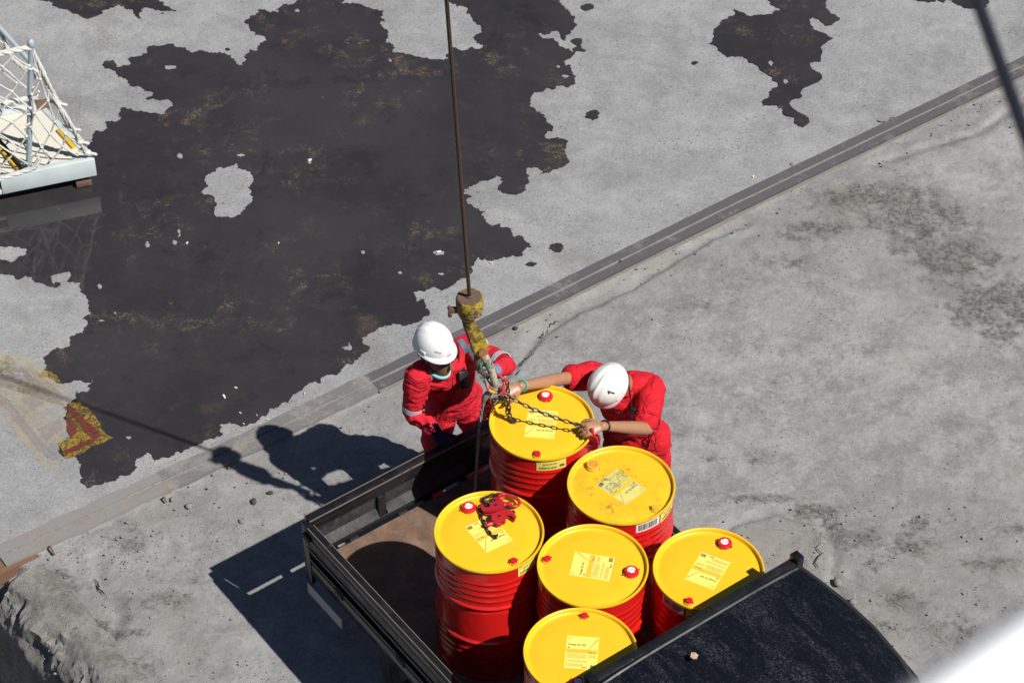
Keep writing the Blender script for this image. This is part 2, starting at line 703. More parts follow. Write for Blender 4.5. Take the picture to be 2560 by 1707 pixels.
M['ground'] = ground_mat()
M['wet'] = wet_mat()
M['quay_rock'] = rock_mat()
M['drum_red'] = drum_red()
M['lid_clean'] = drum_yellow('drum_yellow_paint', .12)
M['lid_mid'] = drum_yellow('drum_yellow_paint_scuffed', .4)
M['lid_dirty'] = drum_yellow('drum_yellow_paint_dirty', .95)
M['cap_red'] = simple('cap_red_plastic', (.56, .014, .024), .3)
M['cap_yellow'] = simple('cap_yellow_paint', (.66, .37, .03), .45, var=.25)
M['paper'] = simple('label_paper', (.82, .70, .14), .5, var=.05)
M['paper_dirty'] = chipped('label_paper_dirty', (.66, .58, .16), (.22, .23, .20), .35, .6, 22)
M['paper_band'] = simple('label_band_yellow', (.80, .52, .02), .5, var=.05)
M['ink'] = simple('print_ink', (.09, .08, .04), .6)
M['ink_soft'] = simple('print_ink_soft', (.40, .32, .075), .6)
M['ink_red'] = simple('print_ink_red', (.66, .10, .03), .55)
M['flourish'] = simple('pale_orange_print', (.80, .46, .13), .55)
M['white_print'] = simple('white_print', (.80, .78, .76), .5, var=.03)
M['grime'] = paint_mark('grime_stain', (.30, .19, .05), .40, 34)
M['black'] = black_paint('truck_black_paint', 0, .12, .22)
M['black_worn'] = black_paint('truck_worn_black', .9, .18, .35, (.008, .008, .010))
M['black_scuffed'] = black_paint('truck_scuffed_panel', .45, .9, .4, (.020, .021, .023))
M['worn_edge'] = chipped('worn_bare_edge', (.17, .135, .11), (.02, .018, .018), .15, .6, 26)
M['roof'] = roof_paint()
M['bed'] = rust_floor()
M['rubber'] = simple('black_rubber', (.016, .016, .016), .75, bump=.2)
M['glass'] = simple('dark_window_glass', (.010, .012, .014), .06)
M['grey_plate'] = simple('grey_galvanised_plate', (.30, .30, .31), .45, .2)
M['wheel_rim'] = simple('dirty_wheel_rim', (.05, .048, .045), .6)
M['dark_under'] = simple('dark_chassis_paint', (.014, .013, .012), .7)
M['rail'] = rust_steel('rail_steel', (.088, .083, .090), (.165, .158, .155), .22)
M['rail_rust'] = rust_steel('rail_steel_rusty', (.212, .202, .194), (.25, .165, .12), .24)
M['rail_worn'] = rust_steel('rail_steel_worn', (.150, .142, .140), (.235, .218, .205), .34)
M['sand'] = simple('groove_sand', (.215, .195, .175), .95, var=.35, scale=20, bump=.6)
M['red_cloth'] = fabric('red_coverall_cloth', (.64, .019, .036))
M['red_cloth_2'] = fabric('red_workwear_cloth', (.62, .015, .026))
M['red_trim'] = fabric('red_cloth_doubled', (.47, .012, .022))
M['skin_dark'] = simple('skin_brown', (.235, .108, .062), .5, var=.15)
M['skin'] = simple('skin_tan', (.36, .180, .098), .42, var=.18, bump=.15, bs=60)
M['hair'] = simple('black_hair', (.012, .010, .009), .6)
M['helmet'] = simple('helmet_white_plastic', (.80, .80, .78), .32, var=.03, scale=8)
M['helmet_old'] = chipped('helmet_scuffed_white', (.80, .79, .76), (.62, .50, .32), .05, .38, 9)
M['brim_pink'] = simple('helmet_brim_pinkish', (.78, .62, .62), .4, var=.04)
M['reflective'] = simple('reflective_tape', (.40, .42, .45), .4, var=.1)
M['strap_blue'] = simple('blue_grey_tape', (.115, .145, .20), .5)
M['glove_navy'] = fabric('navy_glove', (.020, .027, .060))
M['glove_grey'] = fabric('blue_grey_glove', (.20, .25, .34))
M['black_plastic'] = simple('black_plastic', (.010, .010, .011), .38)
M['teal'] = simple('teal_mask', (.25, .56, .56), .75)
M['green_band'] = simple('green_wristband', (.06, .36, .27), .5)
M['black_boot'] = simple('black_leather_boot', (.012, .011, .010), .5)
M['lens'] = simple('dark_lens', (.008, .008, .010), .08)
M['hook_yellow'] = chipped('hook_worn_yellow', (.38, .285, .022), (.080, .043, .022), .58, .55, 34)
M['hook_rust'] = simple('hook_rust', (.125, .075, .052), .7, var=.5, scale=45, bump=.4)
M['hook_pin'] = simple('hook_pin_rusty_orange', (.27, .115, .045), .6, var=.5, scale=60)
M['hook_pale'] = chipped('hook_pale_paint', (.42, .39, .32), (.12, .08, .05), .45, .45, 34)
M['hook_green'] = simple('hook_green_mark', (.05, .20, .09), .5)
M['wire'] = simple('wire_rope_brown', (.060, .037, .022), .5, .3, var=.5, scale=120, bump=.6, bs=300)
M['chain'] = simple('chain_bronze_steel', (.105, .072, .058), .38, .75, var=.5, scale=60)
M['chain_dark'] = simple('chain_dark_steel', (.075, .058, .048), .4, .7, var=.5, scale=60)
M['sling_red'] = chipped('sling_red_paint', (.42, .014, .024), (.10, .03, .025), .12, .38, 50)
M['sling_dark'] = chipped('sling_dark_red', (.20, .010, .014), (.05, .02, .02), .3, .35, 50)
M['rope_grey'] = simple('old_rope_fibre', (.26, .24, .21), .9, var=.35, scale=90, bump=.8, bs=200)
M['net'] = simple('white_net_rope', (.56, .55, .51), .9, var=.15, scale=60, bump=.7, bs=180)
M['pale_green'] = chipped('pale_green_paint', (.50, .565, .56), (.40, .36, .34), -.12, .5, 10)
M['deck'] = simple('sandy_anti_slip_deck', (.60, .57, .49), .9, var=.14, scale=60, bump=.5, bs=140)
M['grey_tube'] = simple('blue_grey_tube_paint', (.33, .39, .42), .5, var=.15)
M['safety_yellow'] = chipped('yellow_edge_paint', (.60, .38, .02), (.2, .15, .08), .2, .5, 26)
M['orange_rust'] = simple('orange_rust', (.165, .088, .054), .8, var=.3)
M['ship_white'] = simple('ship_white_paint', (.82, .83, .86), .35, var=.02)
M['dark_cable'] = simple('dark_cable', (.012, .012, .022), .55)
M['stone'] = simple('grey_stone', (.22, .21, .20), .9, var=.3, scale=50, bump=.5)
M['stone_dark'] = simple('dark_rubble', (.05, .048, .045), .9, var=.3, scale=50)
M['crack'] = simple('crack_soil', (.030, .028, .025), .98, var=.5, scale=60)
M['mark_yellow'] = paint_mark('faded_yellow_paint', (.56, .44, .24), .51, 26, .40)
M['mark_pink'] = paint_mark('faded_red_paint', (.33, .27, .275), .54, 26, .45)
M['mark_yellow_wet'] = paint_mark('wet_yellow_paint', (.31, .20, .022), .50, 44)
M['mark_red_wet'] = paint_mark('wet_red_paint', (.14, .024, .018), .56, 44)
M['water'] = simple('harbour_water', (.010, .012, .012), .12, bump=.2, bs=4)
M['white_bit'] = simple('white_litter', (.75, .73, .70), .7)
M['leaf'] = simple('dry_leaf', (.45, .30, .23), .8, var=.3)

# ------------------------------------------------------------------ ground
RAIL = [(-1300, 1885), (0, 1279), (540, 1030), (1120, 749), (1676, 474), (2352, 150), (3300, -310)]
RAIL_W = [at(u, v, 0) for u, v in RAIL]
E0 = V(-3.065, 10.46, 0)
E_DIR = V(.63, -.776, 0).normalized()
E_N = V(.776, .63, 0).normalized()      # inland


def rail_side(x, y):
    """signed distance to the rail line, + on the far (north) side"""
    best = np.full(x.shape, 1e9)
    sg = np.zeros(x.shape)
    for a, b in zip(RAIL_W[:-1], RAIL_W[1:]):
        dx, dy = b.x - a.x, b.y - a.y
        L2 = dx * dx + dy * dy
        t = np.clip(((x - a.x) * dx + (y - a.y) * dy) / L2, 0, 1)
        d = np.hypot(x - a.x - t * dx, y - a.y - t * dy)
        s = np.sign(dx * (y - a.y) - dy * (x - a.x))
        m = d < best
        best[m] = d[m]
        sg[m] = s[m]
    return best * sg


def make_ground():
    st = .02
    xs = np.arange(-5.0, 5.0001, st)
    ys = np.arange(7.4, 18.0001, st)
    nx, ny = len(xs), len(ys)
    X, Y = np.meshgrid(xs, ys)
    x = X.ravel()
    y = Y.ravel()
    P = np.stack([x, y, np.zeros_like(x)], 1)
    rs = rail_side(x, y)
    south = sstep(.04, -.04, rs)
    # gentle relief, never above the datum
    z = -.003 + .0025 * fbm(P, 2.0, 4, 1)
    rel = fbm(P, 1.7, 5, 5)
    z = z + south * (-.010 + .007 * rel + .004 * fbm(P, 14, 4, 8) + .004 * fbm(P, 32, 3, 9))
    # crumbled hollow along the near side of the rail
    along = fbm(P, 1.1, 3, 12)
    hol = sstep(.0, -.14, rs) * sstep(-.55, -.22, rs + .12 * along)
    z = z - south * hol * (.010 + .012 * along)
    # steps where the old topping has broken away
    for pts, depth, wid in (([(1180, 850), (1215, 815), (1250, 770), (1330, 715), (1460, 660), (1640, 545), (1700, 520)], .025, .16),
                            ([(1690, 1210), (1780, 1180), (1880, 1205), (1900, 1260), (1895, 1330), (1930, 1400)], .02, .12),
                            ([(1960, 1330), (2040, 1380), (2110, 1440), (2230, 1530)], .03, .14),
                            ([(205, 1290), (215, 1340), (245, 1370), (255, 1420), (240, 1450)], .025, .14),
                            ([(2352, 215), (2240, 290), (2100, 330), (2010, 360)], .02, .12)):
        w = [at(u, v, 0) for u, v in pts]
        best = np.full(x.shape, 1e9)
        sg = np.zeros(x.shape)
        for a, b in zip(w[:-1], w[1:]):
            dx, dy = b.x - a.x, b.y - a.y
            t = np.clip(((x - a.x) * dx + (y - a.y) * dy) / (dx * dx + dy * dy), 0, 1)
            d = np.hypot(x - a.x - t * dx, y - a.y - t * dy)
            s = dx * (y - a.y) - dy * (x - a.x)
            m = d < best
            best[m] = d[m]
            sg[m] = np.sign(s[m])
        dd = best * sg + .03 * fbm(P, 6, 4, 21)
        z = z - depth * sstep(0, .03, dd) * sstep(wid, .03, np.abs(best))
    # broken quay edge
    s = (x - E0.x) * E_N.x + (y - E0.y) * E_N.y
    s2 = s
    ed = south * sstep(.03, -.03, rs + .05)
    prof = -.07 * sstep(.17, .12, s) - .45 * sstep(.08, .03, s) - 2.2 * sstep(-.02, -.06, s)
    rock = 0
    z = z + ed * (prof + rock)
    z = np.minimum(z, -.0005)
    # masks
    mask = np.zeros((len(x), 4), np.float32)
    mask[:, 0] = sstep(.10, -.10, rs + .12 * fbm(P, 3, 4, 51))
    stains = [(1990, 450, .55, .20, .75), (2080, 500, .5, .2, .6), (2170, 570, .5, .25, .6), (2120, 560, .35, .2, .7),
              (2330, 690, .22, .30, .95), (2290, 760, .20, .18, .7), (1880, 520, .3, .1, .75), (1830, 540, .25, .1, .6),
              (1870, 530, .3, .12, .6), (2250, 620, .35, .2, .55), (2200, 660, .3, .2, .5),
              (1770, 1140, .30, .05, .85), (1870, 1170, .20, .08, .95), (1905, 1195, .10, .06, .9), (1735, 1050, .15, .10, .5),
              (1640, 1050, .10, .06, .6), (1600, 1010, .3, .2, .35), (2110, 1200, .12, .1, .75), (2150, 1180, .2, .1, .5),
              (2330, 1210, .2, .06, .7), (2000, 1280, .15, .15, .5), (2080, 1370, .25, .12, .6), (2200, 1440, .2, .2, .55),
              (2120, 500, .5, .3, .75), (2200, 590, .45, .3, .75), (2060, 450, .35, .22, .8), (2250, 700, .3, .35, .8), (1960, 1230, .3, .12, .7), (2080, 1250, .35, .15, .65), (2280, 1290, .3, .15, .6), (1830, 1290, .2, .1, .5), (2040, 1440, .25, .1, .6), (1800, 600, .3, .12, .6), (1600, 700, .3, .12, .4), (1480, 770, .25, .1, .35), (1750, 880, .3, .2, .35), (2040, 640, .3, .2, .3), (300, 1240, .22, .16, .6), (330, 1380, .2, .14, .55),
              (220, 1440, .12, .06, .8), (280, 1450, .2, .06, .7), (400, 1370, .12, .1, .8), (440, 1330, .2, .06, .6), (150, 1330, .25, .14, .5),
              (330, 1520, .2, .14, .45), (120, 1380, .2, .1, .5), (1180, 640, .05, .04, .0), (1600, 890, .2, .12, .3), (2080, 900, .2, .2, .25)]
    g = np.zeros_like(x)
    for u, v, sx, sy, a in stains:
        c = at(u, v, 0)
        g = np.maximum(g, a * np.exp(-((x - c.x) / sx) ** 2 - ((y - c.y) / sy) ** 2))
    mask[:, 1] = np.clip(g + ed * sstep(.45, .15, s2) * .35, 0, 1)
    soil = hol * (.35 + .4 * along)
    for u, v, sx, sy, a in [(1950, 480, .7, .3, .6), (2150, 620, .7, .5, .5), (1500, 600, .5, .15, .8), (1300, 730, .3, .12, .7), (1850, 1280, .5, .3, .7),
                            (2000, 1420, .8, .5, .75), (2200, 1330, .6, .4, .6), (2100, 1150, .6, .2, .55), (1750, 1230, .3, .15, .8), (420, 1170, .9, .18, .6),
                            (300, 1400, .6, .5, .5), (600, 1060, .4, .12, .7), (380, 1500, .5, .3, .5), (2300, 1150, .5, .3, .5)]:
        c = at(u, v, 0)
        soil = np.maximum(soil, a * np.exp(-((x - c.x) / sx) ** 2 - ((y - c.y) / sy) ** 2))
    mask[:, 2] = np.clip(soil * south, 0, 1)
    mask[:, 3] = 1
    idx = np.arange(nx * ny).reshape(ny, nx)
    q = np.stack([idx[:-1, :-1], idx[:-1, 1:], idx[1:, 1:], idx[1:, :-1]], -1).reshape(-1, 4)
    vs = np.stack([x, y, z], 1)
    # outer sheet reaching the horizon, butted to the fine part
    o = len(vs)
    FX0, FX1, FY0, FY1 = xs[0], xs[-1], ys[0], ys[-1]
    out = []
    of = []

    def quad(x0, y0, x1, y1):
        k = o + len(out)
        out.extend([(x0, y0, -.004), (x1, y0, -.004), (x1, y1, -.004), (x0, y1, -.004)])
        of.append((k, k + 1, k + 2, k + 3))
    B = 260
    quad(-B, FY1, B, B)
    quad(FX1, 3.5, B, FY1)
    quad(-B, 9.6, FX0, FY1)
    quad(-.6, 3.5, FX1, FY0)
    me = bpy.data.meshes.new('ground')
    allv = np.concatenate([vs, np.array(out)])
    me.vertices.add(len(allv))
    me.vertices.foreach_set('co', allv.astype(np.float32).ravel())
    faces = np.concatenate([q, np.array(of)])
    me.loops.add(len(faces) * 4)
    me.loops.foreach_set('vertex_index', faces.astype(np.int32).ravel())
    me.polygons.add(len(faces))
    me.polygons.foreach_set('loop_start', np.arange(len(faces), dtype=np.int32) * 4)
    me.polygons.foreach_set('use_smooth', np.ones(len(faces), bool))
    me.update(calc_edges=True)
    at_ = me.attributes.new('mask', 'FLOAT_COLOR', 'POINT')
    mk = np.zeros((len(allv), 4), np.float32)
    mk[:, 3] = 1
    mk[:len(vs)] = mask
    at_.data.foreach_set('color', mk.ravel())
    me.materials.append(M['ground'])
    tag(link('ground', me), kind='structure')


make_ground()
w = MB()
w.sheet([(-260, -120), (260, -120), (260, 24), (-260, 24)], -1.9)
tag(w.build('water', M['water'], smooth=0), kind='structure')


# broken concrete face along the quay edge: a strip with its own crags
def quay_face():
    nt, nu = 300, 60
    prof = [(.30, -.016), (.22, .001), (.14, -.002), (.06, -.03), (-.01, -.11), (-.07, -.26), (-.11, -.50), (-.14, -1.0), (-.16, -2.3)]
    lens = [0]
    for a, b2 in zip(prof[:-1], prof[1:]):
        lens.append(lens[-1] + max(.05, min(.35, math.hypot(a[0] - b2[0], a[1] - b2[1]))))
    uu = np.linspace(0, lens[-1], nu)
    ps = np.interp(uu, lens, [q[0] for q in prof])
    pz = np.interp(uu, lens, [q[1] for q in prof])
    tt = np.linspace(.02, 4.2, nt)
    T, U = np.meshgrid(tt, np.arange(nu))
    s_ = ps[U.ravel()]
    z_ = pz[U.ravel()]
    t_ = T.ravel()
    P = np.stack([E0.x + E_DIR.x * t_ + E_N.x * s_, E0.y + E_DIR.y * t_ + E_N.y * s_, z_], 1)
    w_ = sstep(.13, -.05, s_)
    q = P + .06 * np.stack([fbm(P, 9, 3, 60), fbm(P, 9, 3, 61), fbm(P, 9, 3, 62)], 1)
    # facetted crags: stepped noise
    f1 = fbm(q, 6.5, 3, 63)
    f2 = fbm(q, 15, 3, 66)
    st_ = np.floor(f1 * 5) / 5 + .35 * (f1 * 5 - np.floor(f1 * 5)) ** 3 / 5
    st2 = np.floor(f2 * 4) / 4
    d = w_ * (1 - .75 * sstep(-.12, -.32, z_)) * (.08 * st_ + .04 * st2 + .015 * fbm(P, 40, 2, 69))
    P[:, 2] += .007 * fbm(P, 8, 4, 75) * sstep(.10, .2, s_)
    big_ = .06 * fbm(P, 1.9, 3, 71) * sstep(.28, .05, s_)
    P[:, 0] += E_N.x * (-d * .75 - big_)
    P[:, 1] += E_N.y * (-d * .75 - big_)
    P[:, 2] += np.minimum(d * .55, .004 - z_ * .6)
    me = bpy.data.meshes.new('quay_edge')
    idx = np.arange(nt * nu).reshape(nu, nt)
    fs = np.stack([idx[:-1, :-1], idx[1:, :-1], idx[1:, 1:], idx[:-1, 1:]], -1).reshape(-1, 4)
    me.from_pydata([tuple(x) for x in P], [], [tuple(f) for f in fs])
    me.polygons.foreach_set('use_smooth', [True] * len(me.polygons))
    me.set_sharp_from_angle(angle=R(38))
    me.materials.append(M['quay_rock'])
    tag(link('quay_edge', me), kind='structure')


quay_face()


# ---- wet patches
def jag(pts, lev=4, amp=.15, closed=True, seed=1):
    rnd = random.Random(seed)
    pts = [Vector((q[0], q[1])) for q in pts]
    for _ in range(lev):
        out = []
        n = len(pts)
        for i in range(n if closed else n - 1):
            a = pts[i]
            b = pts[(i + 1) % n]
            out.append(a)
            d = b - a
            if d.length > .009:
                out.append((a + b) / 2 + Vector((-d.y, d.x)) * rnd.gauss(0, amp * (1.35 if d.length < .12 else 1)))
        if not closed:
            out.append(pts[-1])
        pts = out
    return pts


def G(pts, k=1.0, ox=0, oy=0):
    return [at(ox + u * k, oy + v * k, 0).xy for u, v in pts]


h_ = .5004
TL = lambda p: [(u * h_, v * h_) for u, v in p]
TR = lambda p: [(1176 + u * h_, v * h_) for u, v in p]
L3 = lambda p: [(u * .3281, 588 + v * .3281) for u, v in p]
LL = lambda p: [(u * .41415, 918.75 + v * .41415) for u, v in p]
main = (TL([(1365, -60), (1366, 5), (1345, 22), (1300, 20), (1280, 60), (1240, 62), (1215, 45), (1185, 45), (1175, 70), (1140, 90), (1125, 105), (1150, 125), (1145, 145), (1175, 165), (1215, 168), (1225, 188), (1195, 205), (1145, 230), (1130, 270), (1115, 305), (1095, 302), (1075, 280), (1050, 255), (1010, 240), (960, 245), (930, 235), (870, 235), (850, 220), (800, 215), (760, 207), (700, 212), (675, 225), (682, 250), (640, 260), (600, 265), (607, 295), (560, 305), (535, 297), (520, 278), (490, 280), (472, 297), (490, 317), (530, 325), (545, 355), (580, 360), (590, 397), (640, 395), (660, 410), (690, 420), (700, 440), (670, 455), (720, 462), (775, 455), (795, 490), (760, 510), (690, 522), (650, 510), (600, 500), (560, 495), (550, 520), (557, 550), (485, 560), (492, 590), (440, 602), (430, 650), (385, 672), (250, 690), (100, 700), (-260, 720), (-260, 1125), (-100, 1135), (0, 1132), (60, 1135), (110, 1140), (122, 1165), (80, 1180), (70, 1200), (20, 1195), (-60, 1190), (-200, 1200), (-200, 1250), (0, 1256), (60, 1262), (90, 1285), (150, 1275), (160, 1300), (220, 1317), (265, 1322), (278, 1300), (235, 1285), (250, 1262), (322, 1248), (310, 1290), (370, 1300), (400, 1360), (410, 1420), (400, 1470), (385, 1510)])
        + L3([(500, 560), (490, 600), (470, 640), (440, 652), (400, 640), (370, 660), (335, 690), (320, 730), (330, 770), (312, 800), (345, 850), (390, 872), (430, 892), (500, 886), (570, 870), (590, 888), (648, 865), (612, 920), (560, 962), (535, 952), (545, 990), (500, 1022), (440, 1066), (470, 1086), (450, 1140), (490, 1182), (490, 1270), (430, 1310), (410, 1332), (440, 1400), (520, 1402), (552, 1440), (570, 1480)])
        + LL([(440, 372), (450, 460), (540, 472), (590, 456), (700, 422), (760, 372), (750, 340), (820, 290), (850, 326), (960, 310), (1050, 270), (1120, 240), (1242, 195), (1220, 140), (1280, 120), (1330, 140), (1480, 80), (1545, 40)])
        + [(662, 925), (672, 908), (705, 886), (760, 860), (812, 836), (850, 800), (880, 752), (912, 745), (962, 740), (980, 702), (950, 672), (985, 665), (1040, 656), (1060, 640), (1082, 612), (1130, 601), (1190, 590), (1220, 566), (1203, 550), (1180, 545), (1166, 522), (1130, 520), (1112, 500), (1095, 480), (1072, 470), (1085, 452), (1062, 433), (1100, 416), (1140, 402), (1150, 412), (1145, 432), (1175, 447)]
        + TR([(50, 886), (62, 850), (80, 830), (65, 790), (75, 770), (125, 775), (130, 800), (180, 786), (240, 766), (258, 735), (235, 690), (250, 670), (235, 640), (190, 636), (150, 630), (190, 590), (165, 540), (110, 505), (80, 490), (85, 450), (100, 425), (160, 405), (220, 395), (292, 385), (280, 345), (270, 300), (242, 303), (270, 270), (290, 245), (342, 235), (320, 180), (290, 180), (275, 200), (280, 240), (240, 222), (215, 200), (190, 176), (130, 167), (120, 150), (180, 145), (220, 152), (245, 190), (242, 165), (297, 115), (290, 80), (265, 60), (240, 30), (180, 0), (170, -60)])
        + TL([(2050, -60), (2055, 0), (2065, 12), (2150, 42), (2170, 90), (2190, 112), (2215, 155), (2185, 162), (2180, 182), (2222, 210), (2150, 225), (2065, 220), (2060, 270), (1972, 276), (1920, 262), (1870, 250), (1800, 242), (1806, 215), (1765, 196), (1785, 150), (1770, 100), (1757, 50), (1700, 40), (1625, 17), (1570, 15), (1560, -60)]))
rnd = random.Random(3)


def blob(cx, cy, rx, ry, n=9):
    return [(cx + rx * math.cos(2 * math.pi * i / n) * rnd.uniform(.7, 1.15), cy + ry * math.sin(2 * math.pi * i / n) * rnd.uniform(.7, 1.15)) for i in range(n)]


holes = [TL([(1090, 750), (1130, 780), (1165, 812), (1150, 850), (1157, 900), (1130, 950), (1110, 985), (1052, 995), (990, 992), (997, 940), (962, 895), (952, 850), (943, 818), (990, 790), (1002, 770), (1060, 765)]),
         TL(blob(785, 310, 34, 11)), TL(blob(828, 718, 15, 14)), TL(blob(1105, 714, 20, 7)), TL(blob(1421, 742, 11, 13)), TL(blob(680, 1122, 11, 20)),
         TL([(822, 1052), (834, 1060), (830, 1078), (846, 1086), (818, 1090)]), TL(blob(804, 1114, 12, 12)), TL(blob(2015, 1162, 30, 13)), TL(blob(1668, 1158, 12, 10)), TL(blob(1838, 1253, 12, 8)),
         TL(blob(2028, 1258, 16, 6)), TL(blob(460, 1315, 11, 12)), TL(blob(470, 1473, 15, 6)), TL(blob(530, 1437, 8, 6)), TL(blob(1366, 50, 14, 9)), TL(blob(1792, 278, 9, 10)), TR(blob(214, 307, 10, 7)), TR(blob(247, 351, 17, 9)),
         L3(blob(905, 1270, 22, 12)), [(785, 798), (800, 795), (806, 785), (810, 800), (795, 804)]]
patches = [(main, holes),
           (TL([(130, -60), (145, 0), (200, 5), (240, 12), (270, 45), (330, 60), (400, 87), (470, 66), (500, 45), (545, 20), (570, 30), (612, 45), (630, 80), (645, 92), (650, 45), (700, 40), (730, 65), (765, 73), (775, 55), (812, 55), (780, 40), (715, 0), (700, -60)]), []),
           (TR([(1170, -60), (1175, 0), (1190, 25), (1242, 45), (1200, 66), (1120, 72), (1090, 76), (1060, 60), (1020, 40), (1025, 66), (970, 92), (955, 115), (935, 130), (930, 170), (903, 202), (940, 216), (970, 250), (990, 266), (1060, 260), (1090, 290), (1140, 325), (1180, 350), (1220, 380), (1220, 402), (1180, 425), (1155, 460), (1153, 486), (1220, 486), (1245, 520), (1298, 540), (1300, 570), (1340, 586), (1366, 560), (1350, 530), (1310, 515), (1290, 500), (1275, 475), (1300, 456), (1335, 445), (1345, 405), (1400, 380), (1422, 350), (1380, 320), (1370, 290), (1415, 286), (1420, 215), (1455, 190), (1482, 178), (1440, 158), (1400, 142), (1372, 118), (1364, 92), (1385, 82), (1415, 100), (1440, 122), (1470, 118), (1505, 92), (1440, 40), (1452, 0), (1450, -60)]), [TR(blob(1190, 292, 13, 14)), TR(blob(1258, 375, 13, 12))]),
           (TR([(1815, -40), (1820, 0), (1870, 10), (1950, 2), (2015, 4), (2040, 20), (2080, 40), (2130, 42), (2190, 18), (2200, -40)]), []),
           (TR(blob(348, 34, 36, 18, 11)), []), (TR(blob(372, 528, 33, 20, 11)), []), (TR(blob(205, 1135, 40, 22, 12)), []), (TR(blob(88, 1214, 24, 11)), []),
           (TL(blob(1046, 229, 12, 7)), []), (TR(blob(838, 290, 17, 9)), [])]
for i, (o_, hs) in enumerate(patches[:4]):
    b = MB().sheet(jag(G(o_), 5, .14 if i != 2 else .09, True, 11 + i), .004, [jag(G(h), 4, .13 if i != 2 else .08, True, 40 + j) for j, h in enumerate(hs)])
    tag(b.build('puddle', M['wet'], smooth=0), kind='structure')
b = MB()
for i, (o_, hs) in enumerate(patches[4:]):
    b.sheet(jag(G(o_), 3, .17, True, 70 + i), .004)
tag(b.build('puddle', M['wet'], smooth=0), kind='structure')

# ---- worn painted marking on the quay, dry and wet stretches
b = MB()
for poly in ([(60, 690), (190, 680), (300, 790), (520, 980), (470, 1060), (0, 640), (-160, 760), (-160, 860)], [(-160, 900), (40, 740), (260, 800), (420, 950), (500, 1130), (430, 1310), (300, 1320), (60, 1030), (-160, 1120)],
             [(-160, 950), (0, 960), (240, 1270), (330, 1430), (440, 1440), (400, 1490), (300, 1470), (120, 1250), (0, 1100), (-160, 1180)]):
    b.sheet([at(*q, 0).xy for q in L3(poly)], .002)
tag(b.build('painted_marking', M['mark_yellow'], smooth=0), kind='structure')
b = MB()
for poly in ([(-160, 930), (0, 860), (140, 770), (200, 810), (380, 960), (350, 990), (170, 850), (0, 925), (-160, 1000)], [(0, 960), (60, 1000), (300, 1300), (430, 1400), (370, 1430), (260, 1350), (0, 1010)],
             [(150, 1000), (280, 960), (340, 1010), (230, 1080)], [(260, 1210), (420, 1140), (450, 1200), (330, 1300)]):
    b.sheet([at(*q, 0).xy for q in L3(poly)], .003)
tag(b.build('painted_marking', M['mark_pink'], smooth=0), kind='structure')
b = MB()
for poly in ([(500, 1025), (560, 1020), (625, 1080), (700, 1170), (760, 1260), (800, 1275), (740, 1300), (640, 1330), (590, 1380), (450, 1415), (430, 1350), (410, 1310), (440, 1295), (500, 1270), (480, 1180), (460, 1120)], [(270, 830), (320, 780), (360, 810), (440, 895), (400, 885), (340, 850), (290, 850)]):
    b.sheet(jag([at(*q, 0).xy for q in L3(poly)], 3, .05, True, 5), .0055)
tag(b.build('painted_marking', M['mark_yellow_wet'], smooth=0), kind='structure')
b = MB()
for poly in ([(440, 1060), (500, 1050), (600, 1160), (715, 1265), (650, 1285), (620, 1260), (520, 1140)], [(430, 1370), (520, 1330), (630, 1285), (680, 1290), (600, 1330), (470, 1395)], [(470, 1120), (530, 1180), (540, 1240), (500, 1270)]):
    b.sheet(jag([at(*q, 0).xy for q in L3(poly)], 3, .05, True, 9), .007)
tag(b.build('painted_marking', M['mark_red_wet'], smooth=0), kind='structure')

# ---- cracks
b = MB()
rnd = random.Random(12)
for ci, (pts, wd) in enumerate(([[(1186, 870), (1195, 842), (1215, 822), (1228, 800), (1243, 775), (1258, 752), (1275, 738), (1300, 728), (1322, 715)], .016],
                                [[(1455, 660), (1475, 640), (1505, 628), (1520, 622)], .008],
                                [[(1880, 1200), (1885, 1240), (1878, 1300), (1895, 1330), (1928, 1385), (1940, 1420)], .008],
                                [[(2040, 1385), (2075, 1395), (2110, 1430), (2140, 1450), (2190, 1490), (2240, 1535)], .009],
                                [[(208, 1300), (216, 1330), (238, 1362), (250, 1390), (256, 1410)], .014],
                                [[(1985, 1480), (2015, 1500), (2040, 1530)], .008],
                                [[(2010, 270), (2040, 282), (2075, 268)], .012])):
    q = jag([at(u, v, 0).xy for u, v in pts], 3, .13, False, 90 + ci)
    n = len(q)
    prev = None
    vs = []
    for i, c in enumerate(q):
        d = (q[min(i + 1, n - 1)] - q[max(i - 1, 0)]).normalized()
        nn = Vector((-d.y, d.x))
        wv = wd * max(.03, float(vnoise(np.array([[i * .11, ci * 3.7, 0.]]), 1.0, 5)[0]) * 1.1 + .15 + .5 * float(vnoise(np.array([[i * .6, ci * 1.7, 0.]]), 1.0, 9)[0])) * (1 if 2 < i < n - 3 else .1)
        vs += [V(*(c + nn * wv * .5), .0012), V(*(c - nn * wv * .5), .0012)]
    b.add(vs, [(2 * i, 2 * i + 1, 2 * i + 3, 2 * i + 2) for i in range(n - 1)])
tag(b.build('ground_crack', M['crack'], smooth=0), kind='structure')

# ---- crane rail set into the quay: two steel strips, a sandy groove and an edge angle
rail = thing('crane_rail', 'flush double steel rail strip crossing the concrete quay, rusty at the near end', 'rail')
tag(rail, kind='structure')


def rail_pts():
    out = []
    for a, b2 in zip(RAIL_W[:-1], RAIL_W[1:]):
        n = max(1, int((b2 - a).length / .10))
        for i in range(n):
            out.append(a.lerp(b2, i / n))
    out.append(RAIL_W[-1])
    return out


RP = rail_pts()


